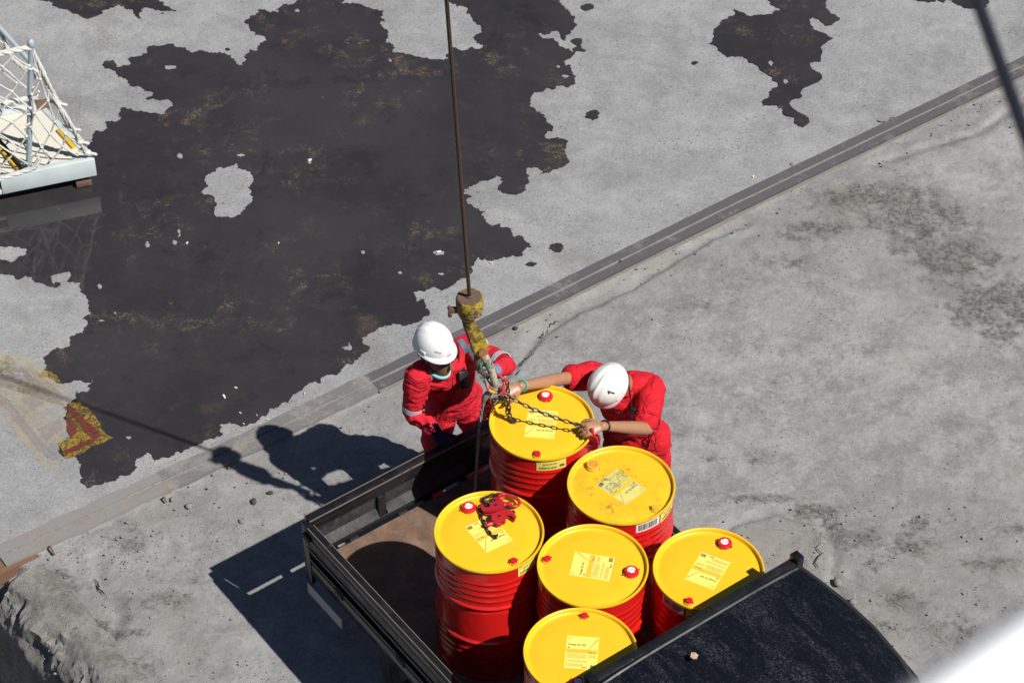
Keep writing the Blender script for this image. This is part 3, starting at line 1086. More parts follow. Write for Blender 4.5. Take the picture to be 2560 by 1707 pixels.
def strip(mb, o0, o1, z0, z1, i0, i1, wob=0.0, seed=0, taper=None):
    rr = random.Random(seed)
    vs = []
    n = 0
    for i in range(i0, i1 + 1):
        t = (RP[min(i + 1, len(RP) - 1)] - RP[max(i - 1, 0)]).normalized()
        nn = V(-t.y, t.x, 0)
        zz = rr.uniform(-wob, wob) * .4
        a = o0 + rr.uniform(-wob, wob) * 1.6
        c = o1 + rr.uniform(-wob, wob) * 1.6
        vs += [RP[i] + nn * a + V(0, 0, z0), RP[i] + nn * a + V(0, 0, z1 + zz), RP[i] + nn * c + V(0, 0, z1 + zz * .5), RP[i] + nn * c + V(0, 0, z0)]
        n += 1
    fs = []
    for i in range(n - 1):
        for k in range(3):
            fs.append((4 * i + k, 4 * i + k + 1, 4 * i + 5 + k, 4 * i + 4 + k))
    fs += [(0, 3, 2, 1), (4 * n - 4, 4 * n - 3, 4 * n - 2, 4 * n - 1)]
    mb.add(vs, fs)


start = min(i for i, q in enumerate(RP) if q.x > -3.16)
cut = min(i for i, q in enumerate(RP) if q.x > -.95)
cut2 = min(i for i, q in enumerate(RP) if q.x > 1.2)
cut0 = min(i for i, q in enumerate(RP) if q.x > -2.2)
for (i0, i1, mt, wob) in ((start, cut0, 'rail_rust', .006), (cut0, cut, 'rail_worn', .003), (cut, cut2, 'rail', .0015), (cut2, len(RP) - 1, 'rail', .001)):
    far = .092 if mt == 'rail_rust' else (.088 if mt == 'rail_worn' else .08)
    for o0, o1 in ((far, .010), (-.010, -far)):
        b = MB()
        strip(b, o0, o1, -.05, .003 if mt == 'rail' else .005, i0, i1, wob, i0 + int(o0 * 100))
        pl = b.build('steel_plate', M[mt], rail, 30)
        if mt == 'rail_rust':
            pl['label'] = 'rusty orange-brown stretch of the rail plate'
b = MB()
strip(b, .010, -.010, -.05, -.002, start, len(RP) - 1, .002, 4)
b.build('groove_fill', M['sand'], rail, 30)
b = MB()
strip(b, -.094, -.099, -.05, .003, cut, len(RP) - 1, .001, 8)
b.build('edge_angle', M['sand'], rail, 30)
b = MB()
a = at(0, 1290, 0)
strip(b, .05, -.118, -.10, -.012, start - 3, start + 2, .006, 6)
b.build('broken_end', M['orange_rust'], rail, 30)
for u, v, l in ((118, 1262, .06), (378, 1147, .035)):
    c = at(u, v, 0)
    MB().tube([c + V(-l * .3, l * .4, .0), c + V(0, 0, .022), c + V(l * .4, -l * .7, .004)], .007, 6).build('rusty_stub', M['orange_rust'], rail)


# ---- loose stones
def stone_mesh(seed, m):
    bm = bmesh.new()
    bmesh.ops.create_icosphere(bm, subdivisions=2, radius=1)
    for q in bm.verts:
        p = np.array([[q.co.x, q.co.y, q.co.z]])
        q.co *= 1 + .28 * float(vnoise(p, 1.3, seed)[0]) + .12 * float(vnoise(p, 3.1, seed + 9)[0])
        q.co.z *= .55
    me = bpy.data.meshes.new('stone')
    bm.to_mesh(me)
    bm.free()
    me.polygons.foreach_set('use_smooth', [True] * len(me.polygons))
    me.materials.append(m)
    return me


stones = [stone_mesh(i, M['stone'] if i < 3 else M['stone_dark']) for i in range(5)]
rnd = random.Random(21)
for (u, v, r, k, lab) in [
        (435, 1160, .028, 0, 'grey stone lying just below the rusty near stretch of the rail'),
        (583, 1150, .024, 3, 'dark lump on the concrete just under the shadow of the crane hook'),
        (620, 1130, .018, 3, 'small dark lump touching the lower edge of the hook shadow'),
        (555, 1195, .026, 1, 'pale stone between the hook shadow and the truck shadow'),
        (395, 1145, .018, 1, 'small pale stone beside the rusty stub by the rail'),
        (1184, 752, .020, 4, 'black sliver beside the rail just right of the hook block'),
        (1425, 601, .020, 4, 'black lump lying on the rail strip halfway up'),
        (1820, 378, .026, 1, 'pale stone on the far side of the rail strip'),
        (1833, 1309, .022, 0, 'grey stone above the right rack post of the truck'),
        (1925, 1335, .036, 1, 'flat pale stone beside the top right corner of the cab roof'),
        (1900, 1340, .020, 1, 'small pale stone next to the headboard rack post'),
        (1960, 1380, .026, 2, 'grey stone beside the right rain gutter of the cab'),
        (2280, 1505, .024, 3, 'dark rubble lump near the white ship handrail'),
        (2075, 1520, .018, 2, 'small grey stone right of the cab roof edge')]:
    o = link('stone', stones[k])
    c = at(u, v, 0)
    o.location = c + V(0, 0, r * .12 - .008)
    o.scale = (r * rnd.uniform(.8, 1.1), r * rnd.uniform(.65, .95), r)
    o.rotation_euler = (0, 0, rnd.uniform(0, 6))
    tag(o, lab, 'stone', 'loose stones on the quay')
b = MB()
for i in range(900):
    z_ = rnd.random()
    if z_ < .5:
        t = rnd.uniform(start, len(RP) - 8)
        i0 = int(t)
        c = RP[i0].lerp(RP[i0 + 1], t - i0)
        tt = (RP[i0 + 1] - RP[i0]).normalized()
        c = c + V(tt.y, -tt.x, 0) * (.11 + abs(rnd.gauss(0, .22)))
    elif z_ < .75:
        c = at(rnd.uniform(1650, 2340), rnd.uniform(1150, 1560), 0)
    else:
        c = at(rnd.uniform(60, 700), rnd.uniform(1040, 1560), 0)
    r = .0025 + rnd.random() ** 3 * .009
    b.ball(c + V(0, 0, r * .2 - .006), r, r * rnd.uniform(.6, 1), r * .6, 6)
tag(b.build('gravel', M['stone'], smooth=60), kind='stuff')
b = MB()
for (u, v, l) in [(515, 912, .03), (542, 892, .018), (430, 560, .02), (712, 370, .03), (1008, 580, .03), (640, 560, .012), (1128, 605, .02), (552, 950, .014), (560, 975, .012), (590, 955, .01), (615, 965, .012), (700, 905, .012), (1730, 815 / 2 + 0, .016)]:
    c = at(u, v, 0)
    a = rnd.uniform(0, 3)
    d = V(math.cos(a), math.sin(a), 0)
    b.box((-l / 2, -l / 6, .004), (l / 2, l / 6, .012), 0, Matrix.Translation(c) @ Matrix.Rotation(a, 4, 'Z'))
tag(b.build('litter', M['white_bit'], smooth=0), kind='stuff')

# ------------------------------------------------------------------ pickup truck
# truck frame: local x = across (left to right), local -y = forward
T_ANG = math.atan2(.596, .803)
truck = thing('pickup_truck', 'black pickup truck with rusty open bed carrying the red drums', 'truck', (-1.193, 10.056, 0), T_ANG)
W_ = 1.65
LB = 2.44      # bed length
FZ = .70       # bed floor


def tb(mb, a0, a1, b0, b1, z0, z1, bev=.004):
    return mb.box((min(a0, a1), -max(b0, b1), z0), (max(a0, a1), -min(b0, b1), z1), bev)


floor = tb(MB(), .045, W_ - .045, .085, LB - .04, FZ - .045, FZ, .003).build('bed_floor', M['bed'], truck)
# tailgate
tg = tb(MB(), .035, W_ - .035, .012, .034, FZ - .01, .985, .003).build('tailgate', M['black_scuffed'], truck)
tb(MB(), .03, W_ - .03, -.002, .056, .955, 1.0, .008).build('top_rail', M['black_worn'], tg)
for q0, q1 in ((-.0035, .0005), (.0535, .0575)):
    b = MB()
    tb(b, .03, W_ - .03, q0, q1, .994, 1.0012, .0)
    b.build('worn_edge', M['worn_edge'], tg, 0)
b = MB()
tb(b, .03, W_ - .03, .034, .052, .905, .953, .005)
b.build('upper_band', M['black_worn'], tg)
for a in (.49, 1.12):
    tb(MB(), a, a + .055, .034, .060, FZ + .06, .904, .006).build('divider', M['black_worn'], tg)
for a in (.28, .62, .80, 1.05, 1.3):
    tb(MB(), a, a + .06, .03, .09, FZ - .04, FZ - .006, .004).build('hinge', M['dark_under'], truck)
ledge = MB()
for a0, a1 in ((.04, .488), (.547, 1.118), (1.177, W_ - .04)):
    # sloped lower flange
    vs = [V(a0, -.034, .80), V(a1, -.034, .80), V(a1, -.072, .752), V(a0, -.072, .752), V(a0, -.034, .752), V(a1, -.034, .752)]
    ledge.add(vs, [(0, 3, 2, 1), (3, 4, 5, 2), (0, 1, 5, 4), (0, 4, 3), (1, 2, 5)])
ledge.build('lower_flange', M['black_scuffed'], tg, 0)
tb(MB(), .04, W_ - .04, .034, .069, FZ + .004, .748, .004).build('hinge_rail', M['black_worn'], tg)
# bed corner posts and sides
for nm, x0, sgn in (('left', 0, 1), ('right', W_, -1)):
    X = lambda q: x0 + sgn * q
    sd = MB()
    tb(sd, X(.004), X(.022), .09, LB, FZ - .005, .975, .003)
    side = sd.build('side_board', M['black'], truck)
    side['label'] = 'black side board on the ' + nm + ' of the bed'
    tb(MB(), X(-.006), X(.036), .088, LB, .968, 1.0, .006).build('top_rail', M['black_worn'], side)
    b = MB()
    tb(b, X(-.006), X(.004), .09, LB, .915, .967, .003)
    b.build('outer_band', M['black'], side)
    b = MB()
    tb(b, X(-.010), X(.004), .09, LB, .815, .835, .004)
    b.build('outer_rib', M['black'], side)
    b = MB()
    tb(b, X(-.004), X(.004), .09, LB, .838, .912, .003)
    b.build('outer_panel', M['black_scuffed'], side)
    b = MB()
    tb(b, X(-.010), X(.004), .09, LB, .735, .755, .004)
    b.build('outer_rib', M['black'], side)
    b = MB()
    tb(b, X(.002), X(.030), .02, LB, .60, .692, .006)
    b.build('bed_sill', M['black'], truck)
    b = MB()
    tb(b, X(-.003), X(.030), .02, .085, .52, .992, .006)
    pst = b.build('corner_post', M['black'], truck)
    for bb in (.55, 1.15, 1.75, 2.3):
        b = MB()
        tb(b, X(.022), X(.036), bb, bb + .05, FZ + .01, .967, .003)
        b.build('inner_brace', M['black'], side)
        b = MB()
        tb(b, X(-.016), X(-.006), bb - .2, bb - .12, .70, .745, .003)
        b.build('hinge', M['dark_under'], side)
    # bare worn edges of the top rail
    for q0, q1 in ((-.0075, -.0035), (.0335, .0375)):
        b = MB()
        tb(b, X(q0), X(q1), .09, LB, .994, 1.0012, .0)
        b.build('worn_edge', M['worn_edge'], side, 0)
    # latch
    b = MB()
    tb(b, X(-.02), X(-.004), .05, .11, .90, .94, .004)
    b.build('latch', M['dark_under'], side)
# grey bracket under the left rear corner
br = MB()
tb(br, -.012, -.007, .05, .40, .43, .515, .0)
tb(br, -.007, .05, .05, .40, .510, .515, .0)
br.build('grey_bracket', M['grey_plate'], truck, 0)
fw = MB()
tb(fw, .035, W_ - .035, LB - .035, LB - .012, FZ - .02, 1.0, .003)
fw.build('front_board', M['black_worn'], truck)
# chassis
b = MB()
for a in (.42, 1.16):
    tb(b, a, a + .07, .35, 3.7, .48, .60, .004)
for q in (.5, 1.1, 1.7, 2.3):
    tb(b, .2, W_ - .2, q, q + .06, .60, .654, .003)
b.build('chassis_frame', M['dark_under'], truck)


def wheel(a, fwd, out):
    n = 40
    r = .285
    wv = .165
    prof = [(.17, -wv / 2 + .01), (.24, -wv / 2), (.275, -wv / 2 + .012), (r, -wv / 2 + .035), (r, wv / 2 - .035), (.275, wv / 2 - .012), (.24, wv / 2), (.17, wv / 2 - .01)]
    Mx = Matrix.Translation(V(a, -fwd, r)) @ Matrix.Rotation(math.pi / 2, 4, 'Y')
    t = MB().lathe(prof, n, closed=True)
    t.v = [Mx @ q for q in t.v]
    wh = t.build('wheel', M['rubber'], truck)
    rm = MB().lathe([(.171, -wv / 2 + .015), (.155, -.03), (.10, -.03 - .01 * out), (.06, .0), (.06, .03), (.10, .03), (.155, .03), (.171, wv / 2 - .015)], 32)
    k = MB().lathe([(.055, -.09), (.055, .09)], 16)
    rm.add(k.v, k.f)
    rm.lathe([(.0, -.092), (.055, -.09)], 16)
    rm.lathe([(.055, .09), (.0, .092)], 16)
    rm.v = [Mx @ q for q in rm.v]
    rm.build('rim', M['wheel_rim'], wh)


for fwd in (.88, 3.35):
    wheel(.17, fwd, -1)
    wheel(W_ - .17, fwd, 1)
for a in (.06, W_ - .28):
    tb(MB(), a, a + .22, 1.24, 1.25, .28, .60, .002).build('mud_flap', M['rubber'], truck)
# headboard rack
rk = MB()
tb(rk, .16, 1.49, 2.405, 2.455, 1.795, 1.845, .005)
rack = rk.build('headboard_rack', M['black_worn'], truck)
for a in (.135, 1.465):
    tb(MB(), a, a + .05, 2.40, 2.46, 1.0, 1.875, .005).build('post', M['black'], rack)
for a in (.58, 1.03):
    tb(MB(), a, a + .03, 2.42, 2.45, 1.0, 1.794, .004).build('upright', M['black'], rack)
tb(MB(), .186, 1.464, 2.415, 2.452, 1.38, 1.415, .004).build('lower_bar', M['black'], rack)
b = MB()
b.tube([V(1.47 + .032 * math.cos(a) - .02, -2.43 + .036 * math.sin(a), 1.80 + .012 * math.sin(a * 2) + .02 * math.cos(a)) for a in np.linspace(0, 6.28, 14)], .006, 6)
b.tube([V(1.45, -2.42, 1.83), V(1.48, -2.47, 1.80), V(1.50, -2.50, 1.76), V(1.49, -2.51, 1.70)], .006, 6)
tag(b.build('tie_cord', M['dark_cable'], rack))

# cab
cab = MB()
# outline sections along forward: (fwd, half width low, half width at belt, half width at roof gutter, gutter z)
CX = W_ / 2
secs = [(2.50, .74, .755, .645, 1.80), (2.75, .76, .775, .690, 1.80), (3.05, .765, .78, .705, 1.79), (3.32, .765, .78, .69, 1.76), (3.55, .765, .775, .64, 1.55), (3.80, .75, .755, .64, 1.05)]
vs = []
for f_, wl_, wb_, wg_, zg_ in secs:
    zb_ = 1.02 if f_ < 3.6 else .95
    for sg in (-1, 1):
        vs += [V(CX + sg * wl_, -f_, .42), V(CX + sg * wb_, -f_, zb_), V(CX + sg * wg_, -f_, zg_)]
fs = []
m = 6
for i in range(len(secs) - 1):
    for k in ((0, 1), (1, 2)):
        fs.append((i * m + k[0], i * m + k[1], (i + 1) * m + k[1], (i + 1) * m + k[0]))
        fs.append((i * m + 3 + k[1], i * m + 3 + k[0], (i + 1) * m + 3 + k[0], (i + 1) * m + 3 + k[1]))
    fs.append((i * m, (i + 1) * m, (i + 1) * m + 3, i * m + 3))
fs += [(0, 3, 4, 1), (1, 4, 5, 2)]
j = (len(secs) - 1) * m
fs += [(j, j + 1, j + 4, j + 3), (j + 1, j + 2, j + 5, j + 4)]
cab.add(vs, fs)
cabo = cab.build('cab_body', M['black'], truck, 30)
# roof panel with pressed ribs and a crown
rf = MB()
nu, nv = 72, 30
gut = [(2.485, .640, 1.838), (2.6, .652, 1.841), (2.8, .670, 1.838), (3.0, .674, 1.828), (3.2, .660, 1.806), (3.34, .632, 1.772), (3.46, .595, 1.70)]
gf = np.array([q[0] for q in gut])
gv = []
for j in range(nv + 1):
    f_ = 2.485 + (3.46 - 2.485) * j / nv
    hw = np.interp(f_, gf, [q[1] for q in gut])
    zz = np.interp(f_, gf, [q[2] for q in gut])
    for i in range(nu + 1):
        t = -1 + 2 * i / nu
        z = zz + .022 * (1 - abs(t) ** 4.0) * (1 if j > 0 else .9)
        z += .008 * sum(math.exp(-((t - c) / .020) ** 2) for c in (-.62, -.30, 0, .30, .62)) * min(1, j / 3) * min(1, (nv - j) / 6)
        z -= .010 * math.exp(-((abs(t) - .84) / .02) ** 2)
        gv.append(V(CX + t * hw, -f_, z))
gfc = [(j * (nu + 1) + i, (j + 1) * (nu + 1) + i, (j + 1) * (nu + 1) + i + 1, j * (nu + 1) + i + 1) for j in range(nv) for i in range(nu)]
rf.add(gv, gfc)
roof = rf.build('roof', M['roof'], truck, 50)
for sg in (-1, 1):
    pts = [V(CX + sg * (q[1] + .012), -q[0], q[2] - .006) for q in gut] + [V(CX + sg * .655, -3.62, 1.50)]
    MB().tube(pts, .011, 6).build('rain_gutter', M['rubber'], roof)
    pts = [V(CX + sg * (q[1] + .028), -q[0] - .02, q[2] - .035) for q in gut]
    MB().tube(pts, .008, 6).build('door_seal', M['rubber'], roof)
b = MB()
b.tube([V(CX + t * .63, -2.478, 1.838 + .019 * (1 - abs(t) ** 4)) for t in np.linspace(-1, 1, 16)], .009, 6)
b.build('rear_seam', M['black_scuffed'], roof)
# windows
b = MB()
b.add([V(CX - .55, -2.494, 1.22), V(CX + .55, -2.494, 1.22), V(CX + .52, -2.494, 1.68), V(CX - .52, -2.494, 1.68)], [(0, 1, 2, 3)])
b.build('rear_window', M['glass'], cabo, 0)
b = MB()
b.add([V(CX - .63, -3.50, 1.66), V(CX + .63, -3.50, 1.66), V(CX + .70, -3.815, 1.07), V(CX - .70, -3.815, 1.07)], [(0, 3, 2, 1)])
b.build('windshield', M['glass'], cabo, 0)
for sg in (-1, 1):
    b = MB()
    q = [V(CX + sg * .772, -2.72, 1.10), V(CX + sg * .79, -3.5, 1.10), V(CX + sg * .715, -3.38, 1.68), V(CX + sg * .712, -2.80, 1.70)]
    b.add(q, [(0, 1, 2, 3) if sg > 0 else (3, 2, 1, 0)])
    b.build('side_window', M['glass'], cabo, 0)
    b = MB()
    tb(b, CX + sg * .78, CX + sg * .90, 3.50, 3.54, 1.15, 1.33, .02)
    b.build('wing_mirror', M['black_plastic'], cabo)
    b = MB()
    tb(b, CX + sg * .5, CX + sg * .7, 3.795, 3.83, .72, .86, .02)
    b.build('headlight', M['white_print'], cabo)
b = MB()
tb(b, CX - .74, CX + .74, 3.76, 3.90, .40, .60, .03)
b.build('bumper', M['black_plastic'], cabo)
# leaf lying on the roof
lc = V(-1.193, 10.056, 0)
p0 = at(1594, 1507, 1.90)
b = MB()
b.add([p0 + V(-.018, -.006, .004), p0 + V(-.006, -.022, .008), p0 + V(.012, -.016, .003), p0 + V(.022, .004, .008), p0 + V(.004, .014, .016), p0 + V(-.012, .020, .010), p0 + V(0, 0, .004)],
      [(0, 1, 6), (1, 2, 6), (2, 3, 6), (3, 4, 6), (4, 5, 6), (5, 0, 6)])
leaf = b.build('dry_leaf', M['leaf'], smooth=0)
tag(leaf, 'small pinkish dry leaf lying on the dusty black cab roof', 'leaf')

# ------------------------------------------------------------------ drums
HD = .885
RB = .2835
RC = .2925


def drum_body():
    pr = [(RB - .01, .012), (RC - .004, .0), (RC, .006), (RC - .001, .014), (RB, .022)]

    def z(t):
        return HD - t
    hoops = [.302, .585]
    ribs = [.112, .155, .200, .246, .655, .70, .745, .79]
    zs = np.linspace(.024, HD - .026, 190)
    for q in zs:
        d = HD - q
        r = RB
        for h in hoops:
            r += .0105 * math.exp(-((d - h) / .0105) ** 2)
            r -= .003 * math.exp(-((d - h - .03) / .010) ** 2)
        for h in ribs:
            r += .0038 * math.exp(-((d - h) / .0095) ** 2)
        pr.append((r, q))
    return MB().lathe(pr, 96)


def drum_chime():
    return MB().lathe([(RB - .004, HD - .025), (RB + .002, HD - .020), (RC - .001, HD - .016), (RC + .0005, HD - .008), (RC - .002, HD), (RC - .008, HD + .001), (RC - .0125, HD - .004), (RB - .0060, HD - .019)], 96)


def drum_lid():
    pr = [(RB - .0065, HD - .018), (RB - .010, HD - .0225), (.258, HD - .0225), (.240, HD - .0175), (.18, HD - .0165), (.10, HD - .016), (.03, HD - .016)]
    b = MB().lathe(pr[::-1], 96)
    n = len(b.v)
    b.v.append(V(0, 0, HD - .016))
    b.f += [(n, (k + 1) % 96, k) for k in range(96)]
    b.f = [f[::-1] for f in b.f]
    return b


LZ = HD - .016   # lid surface


def shell_outline(r, n=7):
    """scallop fan, rays pointing +y, centred"""
    pts = []
    for i in range(n * 4 + 1):
        a = R(-28) + R(236) * i / (n * 4)
        k = r * (1 - .05 + .05 * abs(math.sin(i / 4 * math.pi)))
        pts.append((k * math.cos(a), k * math.sin(a) * .96 + r * .06))
    pts += [(-.52 * r, -.62 * r), (-.46 * r, -.90 * r), (.46 * r, -.90 * r), (.52 * r, -.62 * r)]
    return pts


def shell_rays(r, z, mb, M4):
    for i in range(7):
        a = R(90) + R(27) * (i - 3)
        d = Vector((math.cos(a), math.sin(a)))
        n = Vector((-d.y, d.x))
        o = Vector((0, -.55 * r))
        l0, l1 = .42 * r, 1.28 * r * (1 - .05 * abs(i - 3))
        q = [o + d * l0 + n * .022 * r, o + d * l0 - n * .022 * r, o + d * l1 - n * .085 * r, o + d * l1 + n * .085 * r]
        mb.add([M4 @ V(*p, z) for p in q], [(0, 1, 2, 3)])


def cap_meshes(r, h, mat, emblem):
    c = MB().lathe([(r * 1.12, 0), (r * 1.12, h * .25), (r * 1.0, h * .35), (r * 1.0, h * .8), (r * .93, h * .96), (r * .5, h), (r * .05, h)], 32)
    n = len(c.v)
    c.v.append(V(0, 0, h))
    c.f += [((6) * 32 + k, (6) * 32 + (k + 1) % 32, n) for k in range(32)]
    for sg in (-1, 1):
        c.lathe([(.0045, 0), (.0045, .005), (.0, .0052)], 10, (sg * r * 1.22, 0, h * .2))
        c.box((min(sg * r * 1.0, sg * r * 1.25), -.0025, h * .2), (max(sg * r * 1.0, sg * r * 1.2), .0025, h * .2 + .004))
    return c


def hexflange(r, h):
    b = MB()
    b.prism([(r * math.cos(i * math.pi / 4 + .2), r * math.sin(i * math.pi / 4 + .2)) for i in range(8)], h)
    return b


def label_mesh():
    """sheet plus its print; x = reading direction, y = up"""
    w, h = .166, .219
    P = {}
    P['sheet'] = MB().box((-w / 2, -h / 2, 0), (w / 2, h / 2, .0008))
    k = MB()
    z = .0013

    def put(t, x, y, size, bold=False):
        vs, fs = text_mesh(t, size, bold=bold)
        k.add([V(q.x + x, q.y + y, z) for q in vs], fs)
    put('Omala S2 GX', -w / 2 + .010, .046, .0165, True)
    put('68', -w / 2 + .010, .028, .012, True)
    put('Net LT', w / 2 - .048, .002, .0125, True)
    put('209 L', w / 2 - .075, -h / 2 + .010, .0135, True)
    for y in (.022, .0, -.004):
        k.add([V(-w / 2 + .004, y, z), V(w / 2 - .004, y, z), V(w / 2 - .004, y + .0008, z), V(-w / 2 + .004, y + .0008, z)], [(0, 1, 2, 3)])
    rr = random.Random(5)
    for i in range(16):
        x = w / 2 - .034 + i * .0019
        q = .0007 + rr.random() * .0007
        k.add([V(x, -h / 2 + .012, z), V(x + q, -h / 2 + .012, z), V(x + q, -h / 2 + .034, z), V(x, -h / 2 + .034, z)], [(0, 1, 2, 3)])
    P['ink'] = k
    s = MB()
    for (x0, x1, y0, n) in ((-w / 2 + .008, w / 2 - .06, -.012, 7), (w / 2 - .052, w / 2 - .008, -.014, 5), (-w / 2 + .008, w / 2 - .05, -.052, 3), (-w / 2 + .008, w / 2 - .07, -.074, 5), (-w / 2 + .008, w / 2 - .045, .014, 2)):
        for i in range(n):
            y = y0 - i * .0042
            x = x0
            while x < x1:
                l = rr.uniform(.004, .013)
                e = min(x + l, x1)
                s.add([V(x, y, z), V(e, y, z), V(e, y + .0019, z), V(x, y + .0019, z)], [(0, 1, 2, 3)])
                x = e + .0022
    P['soft'] = s
    fl = MB()
    r = MB()
    r.add([V(-w / 2, -h / 2, z), V(w / 2, -h / 2, z), V(w / 2, -h / 2 + .0022, z), V(-w / 2, -h / 2 + .0022, z)], [(0, 1, 2, 3)])
    for d in (-.0015, .006):
        fl.add([V(w / 2 - .008 + d, h / 2 - .012, z), V(w / 2 - .002 + d * .3, h / 2 - .016, z), V(w / 2 - .052, .020, z), V(w / 2 - .054, .020, z)], [(0, 3, 2, 1)])
    q = shell_outline(.0105)
    inn = [(x * .86, y * .86) for x, y in q]
    n = len(q)
    c = V(-w / 2 + .018, h / 2 - .018, z)
    em = MB()
    em.add([c + V(x, y, 0) for x, y in q] + [c + V(x, y, 0) for x, y in inn], [(i, (i + 1) % n, n + (i + 1) % n, n + i) for i in range(n)])
    P['red'] = r
    P['emblem'] = em
    P['flourish'] = fl
    bd = MB()
    bd.add([V(-w / 2 + .003, .0012, .0011), V(w / 2 - .003, .0012, .0011), V(w / 2 - .003, .0215, .0011), V(-w / 2 + .003, .0215, .0011)], [(0, 1, 2, 3)])
    P['band'] = bd
    return P


def wrap(mb, az0, z0, r):
    """bend a flat design (x along the circumference, y up) onto the drum side"""
    out = MB()
    vs = []
    for q in mb.v:
        a = az0 + q.x / r
        vs.append(V((r + q.z) * math.cos(a), (r + q.z) * math.sin(a), z0 + q.y))
    out.v = vs
    out.f = mb.f
    return out


def gridsheet(w, h, n=14, z=0):
    b = MB()
    vs = [V(-w / 2 + w * i / n, y, z) for y in (-h / 2, h / 2) for i in range(n + 1)]
    b.add(vs, [(i, i + 1, n + 2 + i, n + 1 + i) for i in range(n)])
    return b


DM = {}
DM['body'] = drum_body().mesh('body', M['drum_red'], 60)
for k in ('lid_clean', 'lid_mid', 'lid_dirty'):
    DM['chime_' + k] = drum_chime().mesh('rim', M[k], 60)
    DM[k] = drum_lid().mesh('lid', M[k], 60)
lp = label_mesh()
DM['l_sheet'] = lp['sheet'].mesh('label_sheet', M['paper'], 0)
DM['l_sheet_dirty'] = lp['sheet'].mesh('label_sheet', M['paper_dirty'], 0)
DM['l_ink'] = lp['ink'].mesh('printed_text', M['ink'], 0)
DM['l_soft'] = lp['soft'].mesh('small_print', M['ink_soft'], 0)
DM['l_fl'] = lp['flourish'].mesh('orange_flourish', M['flourish'], 0)
DM['l_em'] = lp['emblem'].mesh('shell_emblem', M['ink_red'], 0)
DM['l_red'] = lp['red'].mesh('red_print', M['ink_red'], 0)
DM['l_band'] = lp['band'].mesh('colour_band', M['paper_band'], 0)
for nm, mt in (('red', 'cap_red'), ('yel', 'cap_yellow')):
    DM['cap_big_' + nm] = cap_meshes(.036, .020, None, None).mesh('bung_cap', M[mt], 40)
    DM['cap_small_' + nm] = cap_meshes(.0185, .013, None, None).mesh('bung_cap', M[mt], 40)
DM['flange_big'] = hexflange(.041, .006).mesh('bung_flange', M['lid_mid'], 30)
DM['flange_small'] = hexflange(.026, .005).mesh('bung_flange', M['lid_mid'], 30)
b = MB().sheet(shell_outline(.0215), 0)
DM['shell_white'] = b.mesh('shell_emblem', M['white_print'], 0)
b = MB()
shell_rays(.0195, 0, b, Matrix.Identity(4))
DM['shell_rays'] = b.mesh('emblem_rays', M['cap_red'], 0)
q = shell_outline(.0235)
inn = [(x * .88, y * .88) for x, y in q]
b = MB()
n = len(q)
b.add([V(x, y, 0) for x, y in q] + [V(x, y, 0) for x, y in inn], [(i, (i + 1) % n, n + (i + 1) % n, n + i) for i in range(n)])
shell_rays(.019, 0, b, Matrix.Identity(4))
DM['shell_outline'] = b.mesh('shell_emblem', M['ink_red'], 0)
# side label
RS = RB + .0014
DM['side_sheet'] = wrap(gridsheet(.166, .074), R(-163), HD - .056, RS).mesh('side_label', M['paper'], 30)
k = MB()


def put(t, x, y, s, bold=False):
    vs, fs = text_mesh(t, s, bold=bold)
    k.add([V(q.x + x, q.y + y, .001) for q in vs], fs)


put('550041470', -.072, -.026, .0225, True)
put('150', -.052, -.006, .010)
put('Omala S2 GX', -.052, .006, .0145, True)
rr = random.Random(8)
for i in range(12):
    x = .045 + i * .0024
    q = .0008 + rr.random() * .0008
    k.add([V(x, -.022, .001), V(x + q, -.022, .001), V(x + q, -.002, .001), V(x, -.002, .001)], [(0, 1, 2, 3)])
q = shell_outline(.0085)
inn = [(x * .84, y * .84) for x, y in q]
n = len(q)
k.add([V(x - .066, y + .021, .001) for x, y in q] + [V(x - .066, y + .021, .001) for x, y in inn], [(i, (i + 1) % n, n + (i + 1) % n, n + i) for i in range(n)])
DM['side_print'] = wrap(k, R(-163), HD - .056, RS).mesh('printed_text', M['ink'], 0)
DM['bar_sheet'] = wrap(gridsheet(.146, .064), R(163.5), HD - .055, RS).mesh('barcode_sticker', M['white_print'], 30)
k = MB()
x = -.062
while x < .06:
    q = rr.choice((.0012, .0012, .0022, .003))
    k.add([V(x, -.022, .001), V(x + q, -.022, .001), V(x + q, .024, .001), V(x, .024, .001)], [(0, 1, 2, 3)])
    x += q + rr.choice((.0012, .002, .003))
DM['bar_print'] = wrap(k, R(163.5), HD - .055, RS).mesh('barcode_bars', M['ink'], 0)
DM['seam'] = MB().box((-RB - .0008, -.0015, .03), (-RB + .002, .0015, HD - .03)).mesh('weld_seam', M['sling_dark'], 0)

DG = 'red steel drums with yellow lids on the truck bed'


